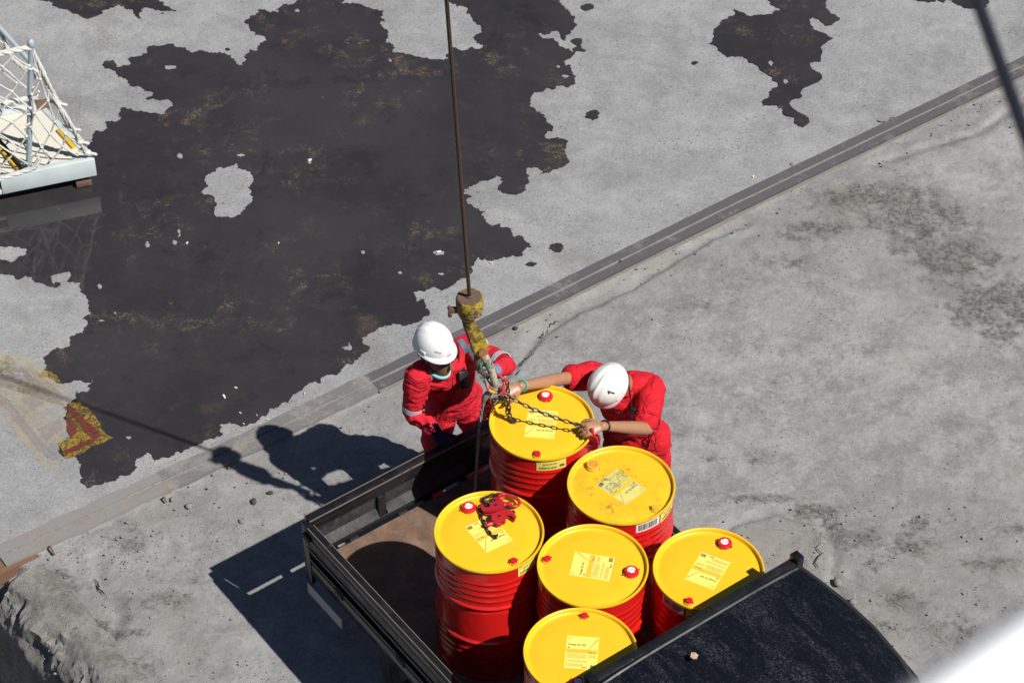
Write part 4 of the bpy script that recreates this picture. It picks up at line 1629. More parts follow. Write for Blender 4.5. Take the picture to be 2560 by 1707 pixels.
def make_drum(c, rot, lid, label, capc, barcode, sidelab=True):
    d = thing('oil_drum', label, 'drum', (c[0], c[1], FZ + .0005), R(rot), DG)
    link('body', DM['body'], d)
    link('rim', DM['chime_' + lid], d)
    link('lid', DM[lid], d)
    link('weld_seam', DM['seam'], d)
    sh = link('lid_label', DM['l_sheet_dirty' if lid == 'lid_dirty' else 'l_sheet'], d)
    sh.location = (-.002, .004, LZ + .0003)
    sh.rotation_euler = (0, 0, R(90))
    for kk in ('l_band', 'l_soft', 'l_ink', 'l_red', 'l_em', 'l_fl'):
        q = link(DM[kk].name.split('.')[0], DM[kk], sh)
    for nm, xx, fl, em in (('cap_big_', .205, 'flange_big', True), ('cap_small_', -.2425, 'flange_small', False)):
        f = link('bung_flange', DM[fl], d)
        f.location = (xx, 0, LZ + .002)
        cp = link('bung_cap', DM[nm + capc], d)
        cp.location = (xx, 0, LZ + .005)
        cp.rotation_euler = (0, 0, R({'lid_clean': 35, 'lid_mid': 80, 'lid_dirty': 10}[lid]))
        if em:
            if capc == 'red':
                s1 = link('shell_emblem', DM['shell_white'], cp)
                s1.location = (0, 0, .0207)
                s2 = link('emblem_rays', DM['shell_rays'], cp)
                s2.location = (0, 0, .0212)
            else:
                s1 = link('shell_emblem', DM['shell_outline'], cp)
                s1.location = (0, 0, .0207)
    if sidelab:
        s = link('side_label', DM['side_sheet'], d)
        link('printed_text', DM['side_print'], s)
    if barcode:
        s = link('barcode_sticker', DM['bar_sheet'], d)
        link('barcode_bars', DM['bar_print'], s)
    return d


DC = dict(A=(-.1215, 9.4242), B=(.1649, 10.2389), C=(.5876, 9.7644), D=(.4217, 9.1841), E=(1.0257, 9.1594), F=(.3483, 8.6021))
dA = make_drum(DC['A'], 122.4, 'lid_mid', 'red drum with red clamps and a chain heaped on its yellow lid', 'red', False)
dB = make_drum(DC['B'], 83.4, 'lid_clean', 'red drum between the two workers with a chain pulled across its yellow lid', 'red', False)
dC = make_drum(DC['C'], 136, 'lid_dirty', 'dirty-lidded red drum with yellow bung caps and a white barcode sticker', 'yel', True)
dD = make_drum(DC['D'], -12, 'lid_clean', 'clean-lidded red drum standing in the middle of the group', 'red', False)
dE = make_drum(DC['E'], 62.6, 'lid_mid', 'red drum beside the right rack post, rack shadow on its yellow lid', 'red', True)
dF = make_drum(DC['F'], -95.5, 'lid_mid', 'red drum nearest the cab, partly hidden by the left end of the headboard rack', 'red', False)
# grime round the bungs of the dirty drum
for (x, y, s_) in ((.205, -.005, .085), (.15, .03, .06), (-.235, .03, .045), (-.24, -.04, .05), (.05, -.09, .07), (-.05, .17, .05), (.09, .14, .05)):
    pts = [(x + s_ * math.cos(a) * rnd.uniform(.6, 1.1), y + s_ * math.sin(a) * rnd.uniform(.5, 1.1)) for a in np.linspace(0, 6.28, 13)[:-1]]
    pts = [q for q in pts if math.hypot(*q) < .265]
    o = MB().sheet(jag(pts, 2, .12, True, int(x * 1000) + 400), LZ + .0016).build('grime_patch', M['grime'], dC, 0)


# ------------------------------------------------------------------ chains, hook, rope
def link_mesh(L=.040, wd=.026, r=.0042, mat=None, name='link'):
    b = MB()
    pts = []
    h = (L - wd) / 2
    for i in range(9):
        a = -math.pi / 2 + math.pi * i / 8
        pts.append(V(h + (wd / 2 - r) * math.cos(a), (wd / 2 - r) * math.sin(a), 0))
    for i in range(9):
        a = math.pi / 2 + math.pi * i / 8
        pts.append(V(-h + (wd / 2 - r) * math.cos(a), (wd / 2 - r) * math.sin(a), 0))
    n = len(pts)
    m = 7
    vs = []
    for i, p in enumerate(pts):
        t = (pts[(i + 1) % n] - pts[i - 1]).normalized()
        u = V(0, 0, 1)
        w = t.cross(u)
        for k in range(m):
            a = 2 * math.pi * k / m
            vs.append(p + u * r * math.cos(a) + w * r * math.sin(a))
    fs = [(i * m + k, ((i + 1) % n) * m + k, ((i + 1) % n) * m + (k + 1) % m, i * m + (k + 1) % m) for i in range(n) for k in range(m)]
    b.add(vs, fs)
    return b.mesh(name, mat, 60)


LK = link_mesh(mat=M['chain'])
LKD = link_mesh(.034, .024, .0042, M['chain_dark'])


def chain(parent, pts, me, pitch, roll0=.4, sag=0.0):
    pts = [Vector(q) for q in pts]
    # resample
    out = [pts[0]]
    acc = 0
    for a, b in zip(pts[:-1], pts[1:]):
        d = (b - a).length
        t = pitch - acc
        while t <= d:
            out.append(a.lerp(b, t / d))
            t += pitch
        acc = d - (t - pitch)
    for i in range(len(out) - 1):
        a, b = out[i], out[i + 1]
        x = (b - a).normalized()
        u = V(0, 0, 1) if abs(x.z) < .9 else V(0, 1, 0)
        y = u.cross(x).normalized()
        z = x.cross(y)
        Mx = Matrix((x, y, z)).transposed().to_4x4() @ Matrix.Rotation(roll0 + (math.pi / 2 if i % 2 else 0), 4, 'X')
        o = link('link', me, parent)
        o.matrix_local = Matrix.Translation((a + b) / 2 - parent.location) @ Mx


TOP = Vector((-.225, 10.288, 2.47))
# wire rope to the ship's crane
pr = V(-.0345, -.178, 1)
rope = MB()
pts = [TOP + V(0, 0, -.02)] + [TOP + pr * t for t in np.linspace(.03, 9.5, 40)]
rope.tube(pts, .0105, 8)
tag(rope.build('wire_rope', M['wire']), 'thin brown wire rope running up from the yellow hook weight', 'rope')

hook = thing('crane_hook', 'worn yellow crane hook with round weight hanging over the drums', 'hook', (TOP.x, TOP.y, TOP.z - .75))
b = MB()
b.lathe([(.0, -.118), (.045, -.118), (.066, -.105), (.073, -.09), (.074, -.012), (.071, -.001), (.066, .0)], 40, TOP)
b.build('weight', M['hook_yellow'], hook, 40, True)
b = MB()
b.lathe([(.0655, .0005), (.064, .002), (.03, .001), (.0, .001)], 40, TOP)
b.lathe([(.018, .0), (.018, .010), (.012, .014), (.0, .014)], 14, TOP)
b.build('weight_top', M['hook_rust'], hook, 40, True)
for a in (-75, -50):
    for zz in (-.045, -.085):
        c = TOP + V(.0735 * math.cos(R(a)), .0735 * math.sin(R(a)), zz)
        t = V(-math.sin(R(a)), math.cos(R(a)), 0)
        MB().tube([c + t * .022 * math.cos(q) + V(0, 0, .010 * math.sin(q)) for q in np.linspace(0, 2 * math.pi, 13)], .003, 5).build('raised_oval', M['hook_rust'], hook, 40, True)
b = MB()
c = TOP + V(-.078, -.02, -.075)
b.box((c.x - .035, c.y - .012, c.z - .016), (c.x + .012, c.y + .012, c.z + .016), .003)
b.lathe([(.0, -.03), (.012, -.03), (.012, .0), (.0, .0)], 8, c + V(-.026, -.005, -.012))
b.lathe([(.0, .0), (.010, .0), (.010, .022), (.0, .022)], 8, c + V(-.03, -.004, .008))
b.build('bolt_bracket', M['hook_rust'], hook, 40, True)
nk = TOP + V(-.012, -.004, 0)
b = MB()
b.tube([nk + V(0, 0, -.115), nk + V(.002, 0, -.15), nk + V(.006, 0, -.19), nk + V(.012, 0, -.215)], [.050, .036, .034, .034], 16)
b.build('swivel_neck', M['hook_yellow'], hook, 40, True)
PIN = V(-.176, 10.288, 2.115)
ax = V(.35, -.92, .1).normalized()      # pin axis
up_ = (TOP + V(0, 0, -.2) - PIN)
up_ = (up_ - ax * up_.dot(ax)).normalized()
sd = up_.cross(ax).normalized()
Mk = Matrix((sd, up_, ax)).transposed().to_4x4()
for k_, nm in ((.034, 'hook_yellow'), (-.034, 'hook_pin')):
    out = [(.040 * math.cos(a), .040 * math.sin(a)) for a in np.linspace(R(180), R(360), 13)] + [(.040, .05), (.034, .16), (-.030, .17), (-.040, .05)]
    MB().prism(out, .020, Matrix.Translation(PIN + ax * k_) @ Mk).build('yoke_plate', M[nm], hook, 40, True)
b = MB()
b.tube([PIN - ax * .058, PIN + ax * .058], .021, 16)
b.tube([PIN + ax * .058, PIN + ax * .068], .029, 6)
b.tube([PIN - ax * .068, PIN - ax * .058], .027, 6)
b.build('pin', M['hook_pin'], hook, 40, True)
HB = V(-.098, 10.297, 1.80)
b = MB()
eye = [PIN + sd * .036 * math.cos(a) + up_ * .036 * math.sin(a) for a in np.linspace(-1.2, 4.3, 14)]
b.tube(eye, .017, 10)
b.build('hook_eye', M['hook_pale'], hook, 40, True)
dr = (HB - PIN).normalized()
dr = V(.20, .0, -.98).normalized()
b = MB()
p1 = PIN + dr * .04
hp = [p1, p1 + V(.022, .0, -.05), p1 + V(.046, .002, -.12), p1 + V(.064, .004, -.19), p1 + V(.072, .006, -.245), HB + V(.010, .004, .012), HB + V(-.006, .004, -.006), HB + V(-.026, .004, .006), HB + V(-.042, .004, .035), HB + V(-.050, .004, .065)]
b.tube(hp, [.024, .024, .023, .021, .020, .018, .017, .016, .013, .008], 12, True)
b.build('hook_body', M['hook_pale'], hook, 60, True)
b = MB()
lt = [p1 + V(-.014, -.01, .0), p1 + V(-.018, -.012, -.06), p1 + V(-.010, -.012, -.13), HB + V(-.046, -.006, .085)]
b.tube(lt, [.020, .022, .018, .012], 10, True, .6)
b.build('safety_latch', M['hook_rust'], hook, 60, True)
for q, s_ in ((p1 + V(.034, -.027, -.085), .016), (p1 + V(-.002, -.026, -.09), .013)):
    MB().ball(q, s_ * .7, .006, s_ * 1.6, 10).build('green_paint_mark', M['hook_green'], hook, 60, True)

# chain sling held between the workers
sling = thing('chain_sling', 'chain sling with red ring held over the lid of the rear drum', 'sling', (.0, 10.28, 1.59))
RC_ = V(-.092, 10.298, 1.822)
rn = V(0, -.69, .72)
ru = V(.85, .35, .40)
ru = (ru - rn * ru.dot(rn)).normalized()
rv = rn.cross(ru)
b = MB()
pts = [RC_ + ru * .048 * math.cos(a) + rv * .050 * math.sin(a) for a in np.linspace(0, 2 * math.pi, 29)]
b.tube(pts, .0085, 8)
b.build('master_ring', M['sling_red'], sling, 60, True)
b = MB()
pts = [RC_ + ru * .0485 * math.cos(a) + rv * .0505 * math.sin(a) for a in np.linspace(R(195), R(250), 8)]
b.tube(pts, .0090, 8)
b.build('yellow_paint_band', M['safety_yellow'], sling, 60, True)
LUG1 = V(-.034, 10.314, 1.832)
LUG2 = V(-.047, 10.240, 1.812)
for lg in (LUG1, LUG2):
    d = (lg - RC_).normalized()
    s2 = rn.cross(d).normalized()
    b = MB()
    for o_ in (-.011, .011):
        b.tube([RC_ + d * .048 + rn * o_ * .5, lg + rn * o_, lg + d * .012 + rn * o_], [.011, .012, .008], 10, True, .55)
    b.build('coupling_lug', M['sling_red'], sling, 60, True)
    MB().tube([lg - rn * .021, lg + rn * .021], .0085, 12).build('coupling_pin', M['sling_red'], sling, 40, True)
LT = FZ + LZ
ch1 = [LUG1 + V(.006, 0, -.006), V(-.022, 10.305, 1.78), V(-.022, 10.29, 1.73), V(-.018, 10.275, 1.68), V(-.014, 10.262, 1.63), V(-.008, 10.247, LT + .014), V(.012, 10.238, LT + .010), V(.022, 10.246, LT + .012), V(.006, 10.258, LT + .02), V(-.012, 10.252, LT + .022), V(-.028, 10.262, 1.645), V(-.034, 10.28, 1.69), V(-.042, 10.30, 1.715), V(-.07, 10.32, 1.69), V(-.10, 10.338, 1.655), V(-.115, 10.345, 1.63)]
chain(sling, ch1, LK, .026)
HAND_L = V(.395, 10.138, 1.648)
ch2 = [LUG2 + V(.006, -.004, -.006), V(.03, 10.215, 1.765), V(.11, 10.192, 1.732), V(.19, 10.175, 1.703), V(.28, 10.157, 1.676), V(.36, 10.143, 1.657), HAND_L, V(.425, 10.122, 1.628), V(.44, 10.11, 1.605)]
chain(sling, ch2, LK, .030)


def clamp(parent, Mx, mat, world_off):
    """drum clamp: hooked jaw plate, cam and pin"""
    jaw = [(-.055, .012), (-.045, .030), (-.010, .036), (.030, .030), (.055, .012), (.058, -.030), (.046, -.034), (.040, -.006), (.026, .004), (.012, -.002), (.010, -.018), (-.002, -.026), (-.016, -.018), (-.024, -.030), (-.044, -.028), (-.056, -.010)]
    Mw = Matrix.Translation(-world_off) @ Mx
    j = MB().prism(jaw, .014, Mw @ Matrix.Translation((0, 0, .012)))
    jo = j.build('clamp_jaw', mat, parent, 30)
    j = MB().prism([(x * .94, y * .94) for x, y in jaw], .010, Mw @ Matrix.Translation((0, 0, -.014)))
    j.build('jaw_plate', mat, jo, 30)
    k = MB()
    k.prism([(.016 * math.cos(a) + (-.012 if i % 2 else -.014), .016 * math.sin(a) + .006) for i, a in enumerate(np.linspace(0, 6.28, 15)[:-1])], .040, Mw)
    k.build('cam', mat, jo, 30)
    k = MB()
    k.add(*[(lambda m: ([Mw @ q for q in m.v], m.f))(MB().tube([V(-.014, .006, -.026), V(-.014, .006, .026)], .006, 10))][0])
    k.build('cam_pin', M['chain_dark'], jo, 30)
    k = MB()
    k.add(*[(lambda m: ([Mw @ q for q in m.v], m.f))(MB().tube([V(-.04, .0, 0), V(-.066, -.004, 0), V(-.085, -.002, 0)], [.012, .011, .012], 10, True))][0])
    k.build('shank', mat, jo, 40)


def basis(o, x, y):
    x = Vector(x).normalized()
    y = Vector(y)
    y = (y - x * y.dot(x)).normalized()
    z = x.cross(y)
    return Matrix.Translation(o) @ Matrix((x, y, z)).transposed().to_4x4()


clamp(sling, basis(V(.448, 10.108, 1.565), (.1, -.05, -1), (.86, -.42, .1)), M['sling_red'], sling.location)
clamp(sling, basis(V(-.134, 10.335, 1.588), (-.1, .05, -1), (-.9, .3, .1)), M['sling_dark'], sling.location)
# second sling lying on drum A
A2 = V(DC['A'][0], DC['A'][1], 0)
LTA = FZ + LZ
sl2 = thing('chain_sling', 'spare chain sling with red oval ring lying on the front left drum lid', 'sling', (A2.x, A2.y + .1, LTA))


def on(x, y, h=.008):
    return V(A2.x + x, A2.y + y, LTA + h)


cp_ = [(.048, .255, .03), (.01, .255, .02), (-.024, .246, .012), (-.042, .229, .01), (-.026, .212, .018), (-.006, .2, .012), (-.044, .203, .010), (-.040, .18, .012), (-.051, .154, .009), (-.046, .124, .008), (-.038, .094, .009), (-.026, .065, .008), (-.014, .035, .009), (-.008, .010, .008), (.006, -.015, .009), (.026, -.034, .008), (.037, -.044, .010), (.044, -.026, .012), (.040, -.004, .012)]
chain(sl2, [on(*q) for q in cp_], LKD, .022)
chain(sl2, [on(.085, .165, .012), on(.105, .152, .010), on(.124, .145, .009), on(.136, .137, .010), on(.118, .126, .012), on(.108, .118, .010), on(.128, .122, .014), on(.140, .132, .012)], LKD, .022)
chain(sl2, [on(.0, .218, .02), on(.02, .212, .02), on(.03, .205, .02), on(.01, .198, .014), on(-.014, .19, .02), on(-.03, .20, .024)], LKD, .022)
b = MB()
rd = V(.081, -.039, 0).normalized()
rp = V(-rd.y, rd.x, 0)
rc = on(.106, .206, .034)
pts = []
for i in range(33):
    a = 2 * math.pi * i / 32
    pts.append(rc + rd * (.036 * math.cos(a) + (.022 if math.cos(a) > 0 else -.022)) + rp * .031 * math.sin(a) + V(0, 0, -.006 * math.cos(a)))
b.tube(pts, .0095, 8)
b.build('oval_ring', M['sling_red'], sl2, 60, True)
for o_ in ((.055, .256), (.042, .222)):
    b = MB()
    b.tube([on(o_[0] - .012, o_[1], .026), on(o_[0] + .012, o_[1] - .012, .034), on(.075, .226, .036)], [.011, .014, .010], 10, True)
    b.build('coupling_lug', M['sling_red'], sl2, 60, True)
clamp(sl2, basis(on(.020, .152, .030), (-.85, -.30, 0), (.25, -.97, .1)) @ Matrix.Diagonal((1.12, 1.12, 1, 1)), M['sling_red'], sl2.location)
clamp(sl2, basis(on(.072, .078, .030), (.80, .42, 0), (-.45, .89, .1)) @ Matrix.Diagonal((1.12, 1.12, 1, 1)), M['sling_red'], sl2.location)
# tag rope from the hook down into the bed
b = MB()
rp_ = [V(-.115, 10.30, 1.86), V(-.10, 10.31, 1.80), V(-.115, 10.30, 1.74), V(-.150, 10.30, 1.69), V(-.170, 10.315, 1.58), V(-.182, 10.325, 1.42), V(-.195, 10.33, 1.2), V(-.205, 10.335, 1.0), V(-.215, 10.345, .80), V(-.235, 10.37, .712), V(-.20, 10.33, .710), V(-.16, 10.36, .710)]
fine = []
for a, c in zip(rp_[:-1], rp_[1:]):
    for t in np.linspace(0, 1, 9)[:-1]:
        fine.append(a.lerp(c, t))
fine.append(rp_[-1])
for k in range(3):
    q = []
    for i, c in enumerate(fine):
        a = i * .55 + k * 2.094
        q.append(c + V(.0045 * math.cos(a), .0045 * math.sin(a), .0))
    b.tube(q, .0052, 5)
b.tube([V(-.105, 10.30, 1.775), V(-.13, 10.292, 1.75), V(-.15, 10.297, 1.715), V(-.158, 10.30, 1.68)], [.014, .020, .019, .012], 9, True)
tag(b.build('tag_rope', M['rope_grey'], None, 60), 'frayed grey tag rope hanging from the hook into the truck bed', 'rope')


# ------------------------------------------------------------------ people
def remesh(mb, voxel, smooth_it=4, name='tmp'):
    me = mb.mesh(name, None, 0)
    o = link(name, me)
    r = o.modifiers.new('r', 'REMESH')
    r.mode = 'VOXEL'
    r.voxel_size = voxel
    r.use_smooth_shade = True
    s = o.modifiers.new('s', 'SMOOTH')
    s.factor = .5
    s.iterations = smooth_it
    dg = bpy.context.evaluated_depsgraph_get()
    out = bpy.data.meshes.new_from_object(o.evaluated_get(dg))
    bpy.data.objects.remove(o)
    bpy.data.meshes.remove(me)
    return out


def finish(me, mat, parent, name, folds=0.0, seed=1, scale=1.0, axis=None):
    n = len(me.vertices)
    co = np.zeros(n * 3, np.float32)
    me.vertices.foreach_get('co', co)
    co = co.reshape(-1, 3).astype(float)
    if folds:
        no = np.zeros(n * 3, np.float32)
        me.vertices.foreach_get('normal', no)
        no = no.reshape(-1, 3)
        q = co.copy()
        wv = fbm(q, 4.0, 3, seed + 50)
        q2 = q + .10 * np.stack([wv, fbm(q, 4.0, 3, seed + 60), fbm(q, 4, 3, seed + 70)], 1)
        r = 1 - 2 * np.abs(fbm(q2 * np.array([1, 1, 1.7]), 7.5 * scale, 2, seed))
        d = folds * (r - .45) + folds * .45 * fbm(q2, 19 * scale, 3, seed + 5)
        co = co + no * d[:, None]
    org = np.zeros(3)
    p = parent
    while p is not None:
        org += np.array(p.location)
        p = p.parent
    me.vertices.foreach_set('co', (co - org).astype(np.float32).ravel())
    me.polygons.foreach_set('use_smooth', [True] * len(me.polygons))
    me.materials.clear()
    me.materials.append(mat)
    me.update()
    me.name = name
    return link(name, me, parent)


def limb(mb, pts, rs, flat=1.0, side=None):
    # densify so joints bend smoothly
    P = [Vector(q) for q in pts]
    Q, RR = [], []
    m = len(P)
    for i in range(m - 1):
        p0, p1, p2, p3 = P[max(i - 1, 0)], P[i], P[i + 1], P[min(i + 2, m - 1)]
        for t in np.linspace(0, 1, 7)[:-1]:
            a = .5 * ((2 * p1) + (p2 - p0) * t + (2 * p0 - 5 * p1 + 4 * p2 - p3) * t * t + (3 * p1 - p0 - 3 * p2 + p3) * t ** 3)
            Q.append(p1.lerp(p2, t) * .45 + a * .55)
            RR.append(rs[i] + (rs[i + 1] - rs[i]) * t)
    Q.append(P[-1])
    RR.append(rs[-1])
    mb.tube(Q, RR, 14, True, flat, side)


def hand(mb, wrist, d, nrm, side, curl=.6, s=1.0, spread=.16, thumb_out=.7):
    """d: direction to the knuckles, nrm: back of the hand, side: towards the thumb"""
    d = Vector(d).normalized()
    nrm = Vector(nrm)
    nrm = (nrm - d * nrm.dot(d)).normalized()
    sd_ = Vector(side)
    sd_ = (sd_ - d * sd_.dot(d) - nrm * sd_.dot(nrm)).normalized()
    w = Vector(wrist)
    secs = []
    for t, a, b_ in ((-.01, .024, .020), (.015, .029, .018), (.05, .040, .016), (.085, .042, .0145), (.098, .036, .010)):
        secs.append((w + d * t * s, sd_ * a * s, nrm * b_ * s))
    mb.loft(secs, 14)
    for i, (o, L) in enumerate(((.030, .072), (.010, .080), (-.011, .075), (-.031, .060))):
        base = w + d * .078 * s + sd_ * o * s
        a = spread * (1.3 - i) * .5
        dd = (d + sd_ * a).normalized()
        p = [base]
        ang = 0
        for j, (fr, cv) in enumerate(((.45, .45), (.32, 1.0), (.23, .85))):
            ang += curl * cv
            p.append(p[-1] + (dd * math.cos(ang) - nrm * math.sin(ang)) * L * fr * s)
        mb.tube([p[0] - dd * .02 * s] + p, [.0095 * s, .0098 * s, .009 * s, .0082 * s, .0068 * s], 10, True)
    b0 = w + d * .022 * s + sd_ * .024 * s
    t1 = b0 + (sd_ * thumb_out + d * .75 - nrm * .35).normalized() * .042 * s
    t2 = t1 + (sd_ * .25 + d * .9 - nrm * .5 * (curl + .3)).normalized() * .032 * s
    t3 = t2 + (d * .85 - nrm * .7 * (curl + .3) - sd_ * .1).normalized() * .024 * s
    mb.tube([b0 - sd_ * .012 * s, b0, t1, t2, t3], [.013 * s, .0135 * s, .0115 * s, .010 * s, .0078 * s], 10, True)


def head(mb, c, f, u):
    f = Vector(f).normalized()
    u = Vector(u)
    u = (u - f * u.dot(f)).normalized()
    r = f.cross(u)
    secs = []
    for h, rx, ry, off in ((-.122, .018, .022, .050), (-.112, .034, .042, .046), (-.085, .050, .064, .032), (-.055, .060, .078, .020), (-.02, .067, .089, .010), (.02, .072, .095, .003), (.06, .071, .094, -.002), (.095, .056, .076, -.004), (.115, .034, .048, -.004), (.124, .010, .014, -.004)):
        secs.append((Vector(c) + u * h + f * off, r * rx, f * ry))
    mb.loft(secs, 22)
    c = Vector(c)
    mb.tube([c + f * .093 + u * .022, c + f * .104 + u * .0, c + f * .117 - u * .026, c + f * .100 - u * .036], [.008, .010, .014, .009], 10, True)
    for sg in (-1, 1):
        mb.tube([c + r * sg * .072 - f * .006 + u * .022, c + r * sg * .082 - f * .012 + u * .004, c + r * sg * .074 - f * .004 - u * .03], [.010, .012, .008], 8, True)
    mb.tube([c + f * .083 - u * .066 + r * .018, c + f * .090 - u * .066, c + f * .083 - u * .066 - r * .018], [.006, .007, .006], 8, True)
    mb.tube([c + f * .080 - u * .078 + r * .014, c + f * .086 - u * .079, c + f * .080 - u * .078 - r * .014], [.006, .008, .006], 8, True)
    return f, u, r


def helmet(parent, c, f, u, mat, brim_mat, extra=None):
    f = Vector(f).normalized()
    u = Vector(u)
    u = (u - f * u.dot(f)).normalized()
    r = f.cross(u)
    c = Vector(c)
    nth, nph = 16, 56
    b = MB()
    vs = []
    ax_, ay_, hz = .106, .124, .136
    for i in range(nth + 1):
        th = (math.pi / 2) * i / nth
        for k in range(nph):
            a = 2 * math.pi * k / nph
            ca, sa = math.cos(a), math.sin(a)
            ss = math.sin(th) ** .86
            x, y, z = ax_ * ss * sa, ay_ * ss * ca, hz * math.cos(th) ** .95
            rid = .007 * math.exp(-(x / .011) ** 2) + .0035 * math.exp(-((abs(x) - .040) / .008) ** 2)
            rid *= max(0, math.cos(th)) ** .5 if i < nth else 0
            k_ = 1 + rid / .12
            vs.append(c + r * x * k_ + f * y * k_ + u * z * k_)
    fs = [(i * nph + k, (i + 1) * nph + k, (i + 1) * nph + (k + 1) % nph, i * nph + (k + 1) % nph) for i in range(nth) for k in range(nph)]
    b.add(vs, fs)
    hm = b.build('helmet', mat, parent, 50, True)
    # brim: turned-out edge, deeper at the front
    b = MB()
    rings = []
    for (e, dz) in ((.0, .004), (.6, -.004), (1.0, -.010), (1.0, -.015), (.6, -.012), (-.15, -.006)):
        ring = []
        for k in range(nph):
            a = 2 * math.pi * k / nph
            fr = max(0, math.cos(a))
            out = .006 + .020 * fr ** 1.6
            q = c + r * (ax_ + out * e) * math.sin(a) + f * (ay_ + out * e) * math.cos(a) + u * (dz - .010 * fr ** 2 * max(e, 0))
            ring.append(q)
        rings += ring
    m = 6
    b.add(rings, [(i * nph + k, (i + 1) * nph + k, (i + 1) * nph + (k + 1) % nph, i * nph + (k + 1) % nph) for i in range(m - 1) for k in range(nph)])
    b.build('helmet_brim', brim_mat, hm, 50, True)
    # accessory slots
    for sg in (-1, 1):
        q = c + r * sg * .107 + f * .015 + u * .016
        b = MB()
        b.box((-.006, -.020, -.012), (.006, .020, .012), .003, basis(q - r * sg * .006, r, f))
        b.build('slot_cover', mat, hm, 40, True)
    # cradle band
    b = MB()
    b.tube([c + r * .086 * math.sin(a) + f * .104 * math.cos(a) - u * .012 for a in np.linspace(0, 2 * math.pi, 33)], .008, 6)
    b.build('cradle_band', M['black_plastic'], hm, 50, True)
    return hm, (c, f, u, r)


def bvh_of(o):
    me = o.data
    org = V(0, 0, 0)
    p = o
    while p is not None:
        org += p.location
        p = p.parent
    return BVHTree.FromPolygons([q.co + org for q in me.vertices], [tuple(p.vertices) for p in me.polygons])


def patch(bvh, c, x, y, w, h, off=.003, nx=10, ny=6, d=None, reach=.3):
    """thin sheet that follows the surface below it; returns MB"""
    x = Vector(x).normalized()
    y = Vector(y)
    y = (y - x * y.dot(x)).normalized()
    nrm = x.cross(y) if d is None else Vector(d).normalized()
    vs = []
    ok = True
    for j in range(ny + 1):
        for i in range(nx + 1):
            p = Vector(c) + x * (w * (i / nx - .5)) + y * (h * (j / ny - .5)) + nrm * reach
            hit = bvh.ray_cast(p, -nrm, reach * 2)
            vs.append((hit[0] + nrm * off) if hit[0] is not None else None)
    good = [q for q in vs if q is not None]
    if not good:
        return None
    b = MB()
    fs = []
    for j in range(ny):
        for i in range(nx):
            q = (j * (nx + 1) + i, j * (nx + 1) + i + 1, (j + 1) * (nx + 1) + i + 1, (j + 1) * (nx + 1) + i)
            if all(vs[k] is not None for k in q):
                zs = [nrm.dot(vs[k]) for k in q]
                if max(zs) - min(zs) < .03:
                    fs.append(q)
    comp = {}

    def root(a):
        while comp.setdefault(a, a) != a:
            a = comp[a]
        return a
    for q in fs:
        for k in q[1:]:
            comp[root(k)] = root(q[0])
    cnt = {}
    for q in fs:
        cnt[root(q[0])] = cnt.get(root(q[0]), 0) + 1
    if not cnt:
        return None
    top = max(cnt, key=cnt.get)
    fs = [q for q in fs if root(q[0]) == top]
    used = sorted({k for q in fs for k in q})
    ix = {k: i for i, k in enumerate(used)}
    b.add([vs[k] for k in used], [tuple(ix[k] for k in q) for q in fs])
    return b


def decal(bvh, design, c, x, y, off=.002, d=None, reach=.2):
    """print a flat MB design (in xy) onto a curved surface"""
    x = Vector(x).normalized()
    y = Vector(y)
    y = (y - x * y.dot(x)).normalized()
    nrm = x.cross(y) if d is None else Vector(d).normalized()
    out = MB()
    vs = []
    for q in design.v:
        p = Vector(c) + x * q.x + y * q.y
        hit = bvh.ray_cast(p + nrm * reach, -nrm, reach * 2)
        vs.append((hit[0] if hit[0] is not None else p) + nrm * off)
    out.v = vs
    out.f = design.f
    return out


def ring_band(mb, c, axis, rx, ry, side, h, th=.003):
    axis = Vector(axis).normalized()
    s1 = Vector(side)
    s1 = (s1 - axis * s1.dot(axis)).normalized()
    s2 = axis.cross(s1)
    secs = []
    for t, e in ((-.5, -.002), (-.5, th), (.5, th), (.5, -.002)):
        secs.append((Vector(c) + axis * h * t, s1 * (rx + e), s2 * (ry + e)))
    mb.loft(secs, 24, False)
    return mb


def sight(bvh, u, v):
    o = V(0, 0, CAM_Z)
    d = (at(u, v, 0) - o).normalized()
    h = bvh.ray_cast(o, d, 50)
    return h[0], (h[1] if h[1].dot(d) < 0 else -h[1])


# ---- worker 1, behind the tailgate
F1 = V(.59, -.807, 0)
L1 = V(.807, .59, 0)
P1 = V(-.350, 11.09, 0)
w1 = thing('person', 'worker in red coverall and teal mask leaning on the tailgate, white helmet', 'person', (P1.x, P1.y, 0))
SH1 = V(-.395, 10.915, 1.40)
shR, shL = SH1 - L1 * .175 + V(0, 0, -.015), SH1 + L1 * .180 + V(0, 0, .005)
elR, wrR = V(-.572, 10.80, 1.105), V(-.440, 10.662, 1.070)
elL, wrL = V(-.040, 10.775, 1.50), V(-.098, 10.585, 1.635)
hipR, hipL = P1 - L1 * .10 + V(0, 0, .86), P1 + L1 * .10 + V(0, 0, .86)
knR, knL = P1 - L1 * .165 + F1 * .03 + V(0, 0, .48), P1 + L1 * .18 + F1 * .02 + V(0, 0, .48)
anR, anL = P1 - L1 * .16 - F1 * .03 + V(0, 0, .09), P1 + L1 * .18 - F1 * .05 + V(0, 0, .09)
HC1 = V(-.424, 10.830, 1.535)
hf1 = V(.70, -.68, -.10)
hu1 = V(.05, -.05, 1.0)


def torso(mb, secs):
    mb.loft(secs, 26)


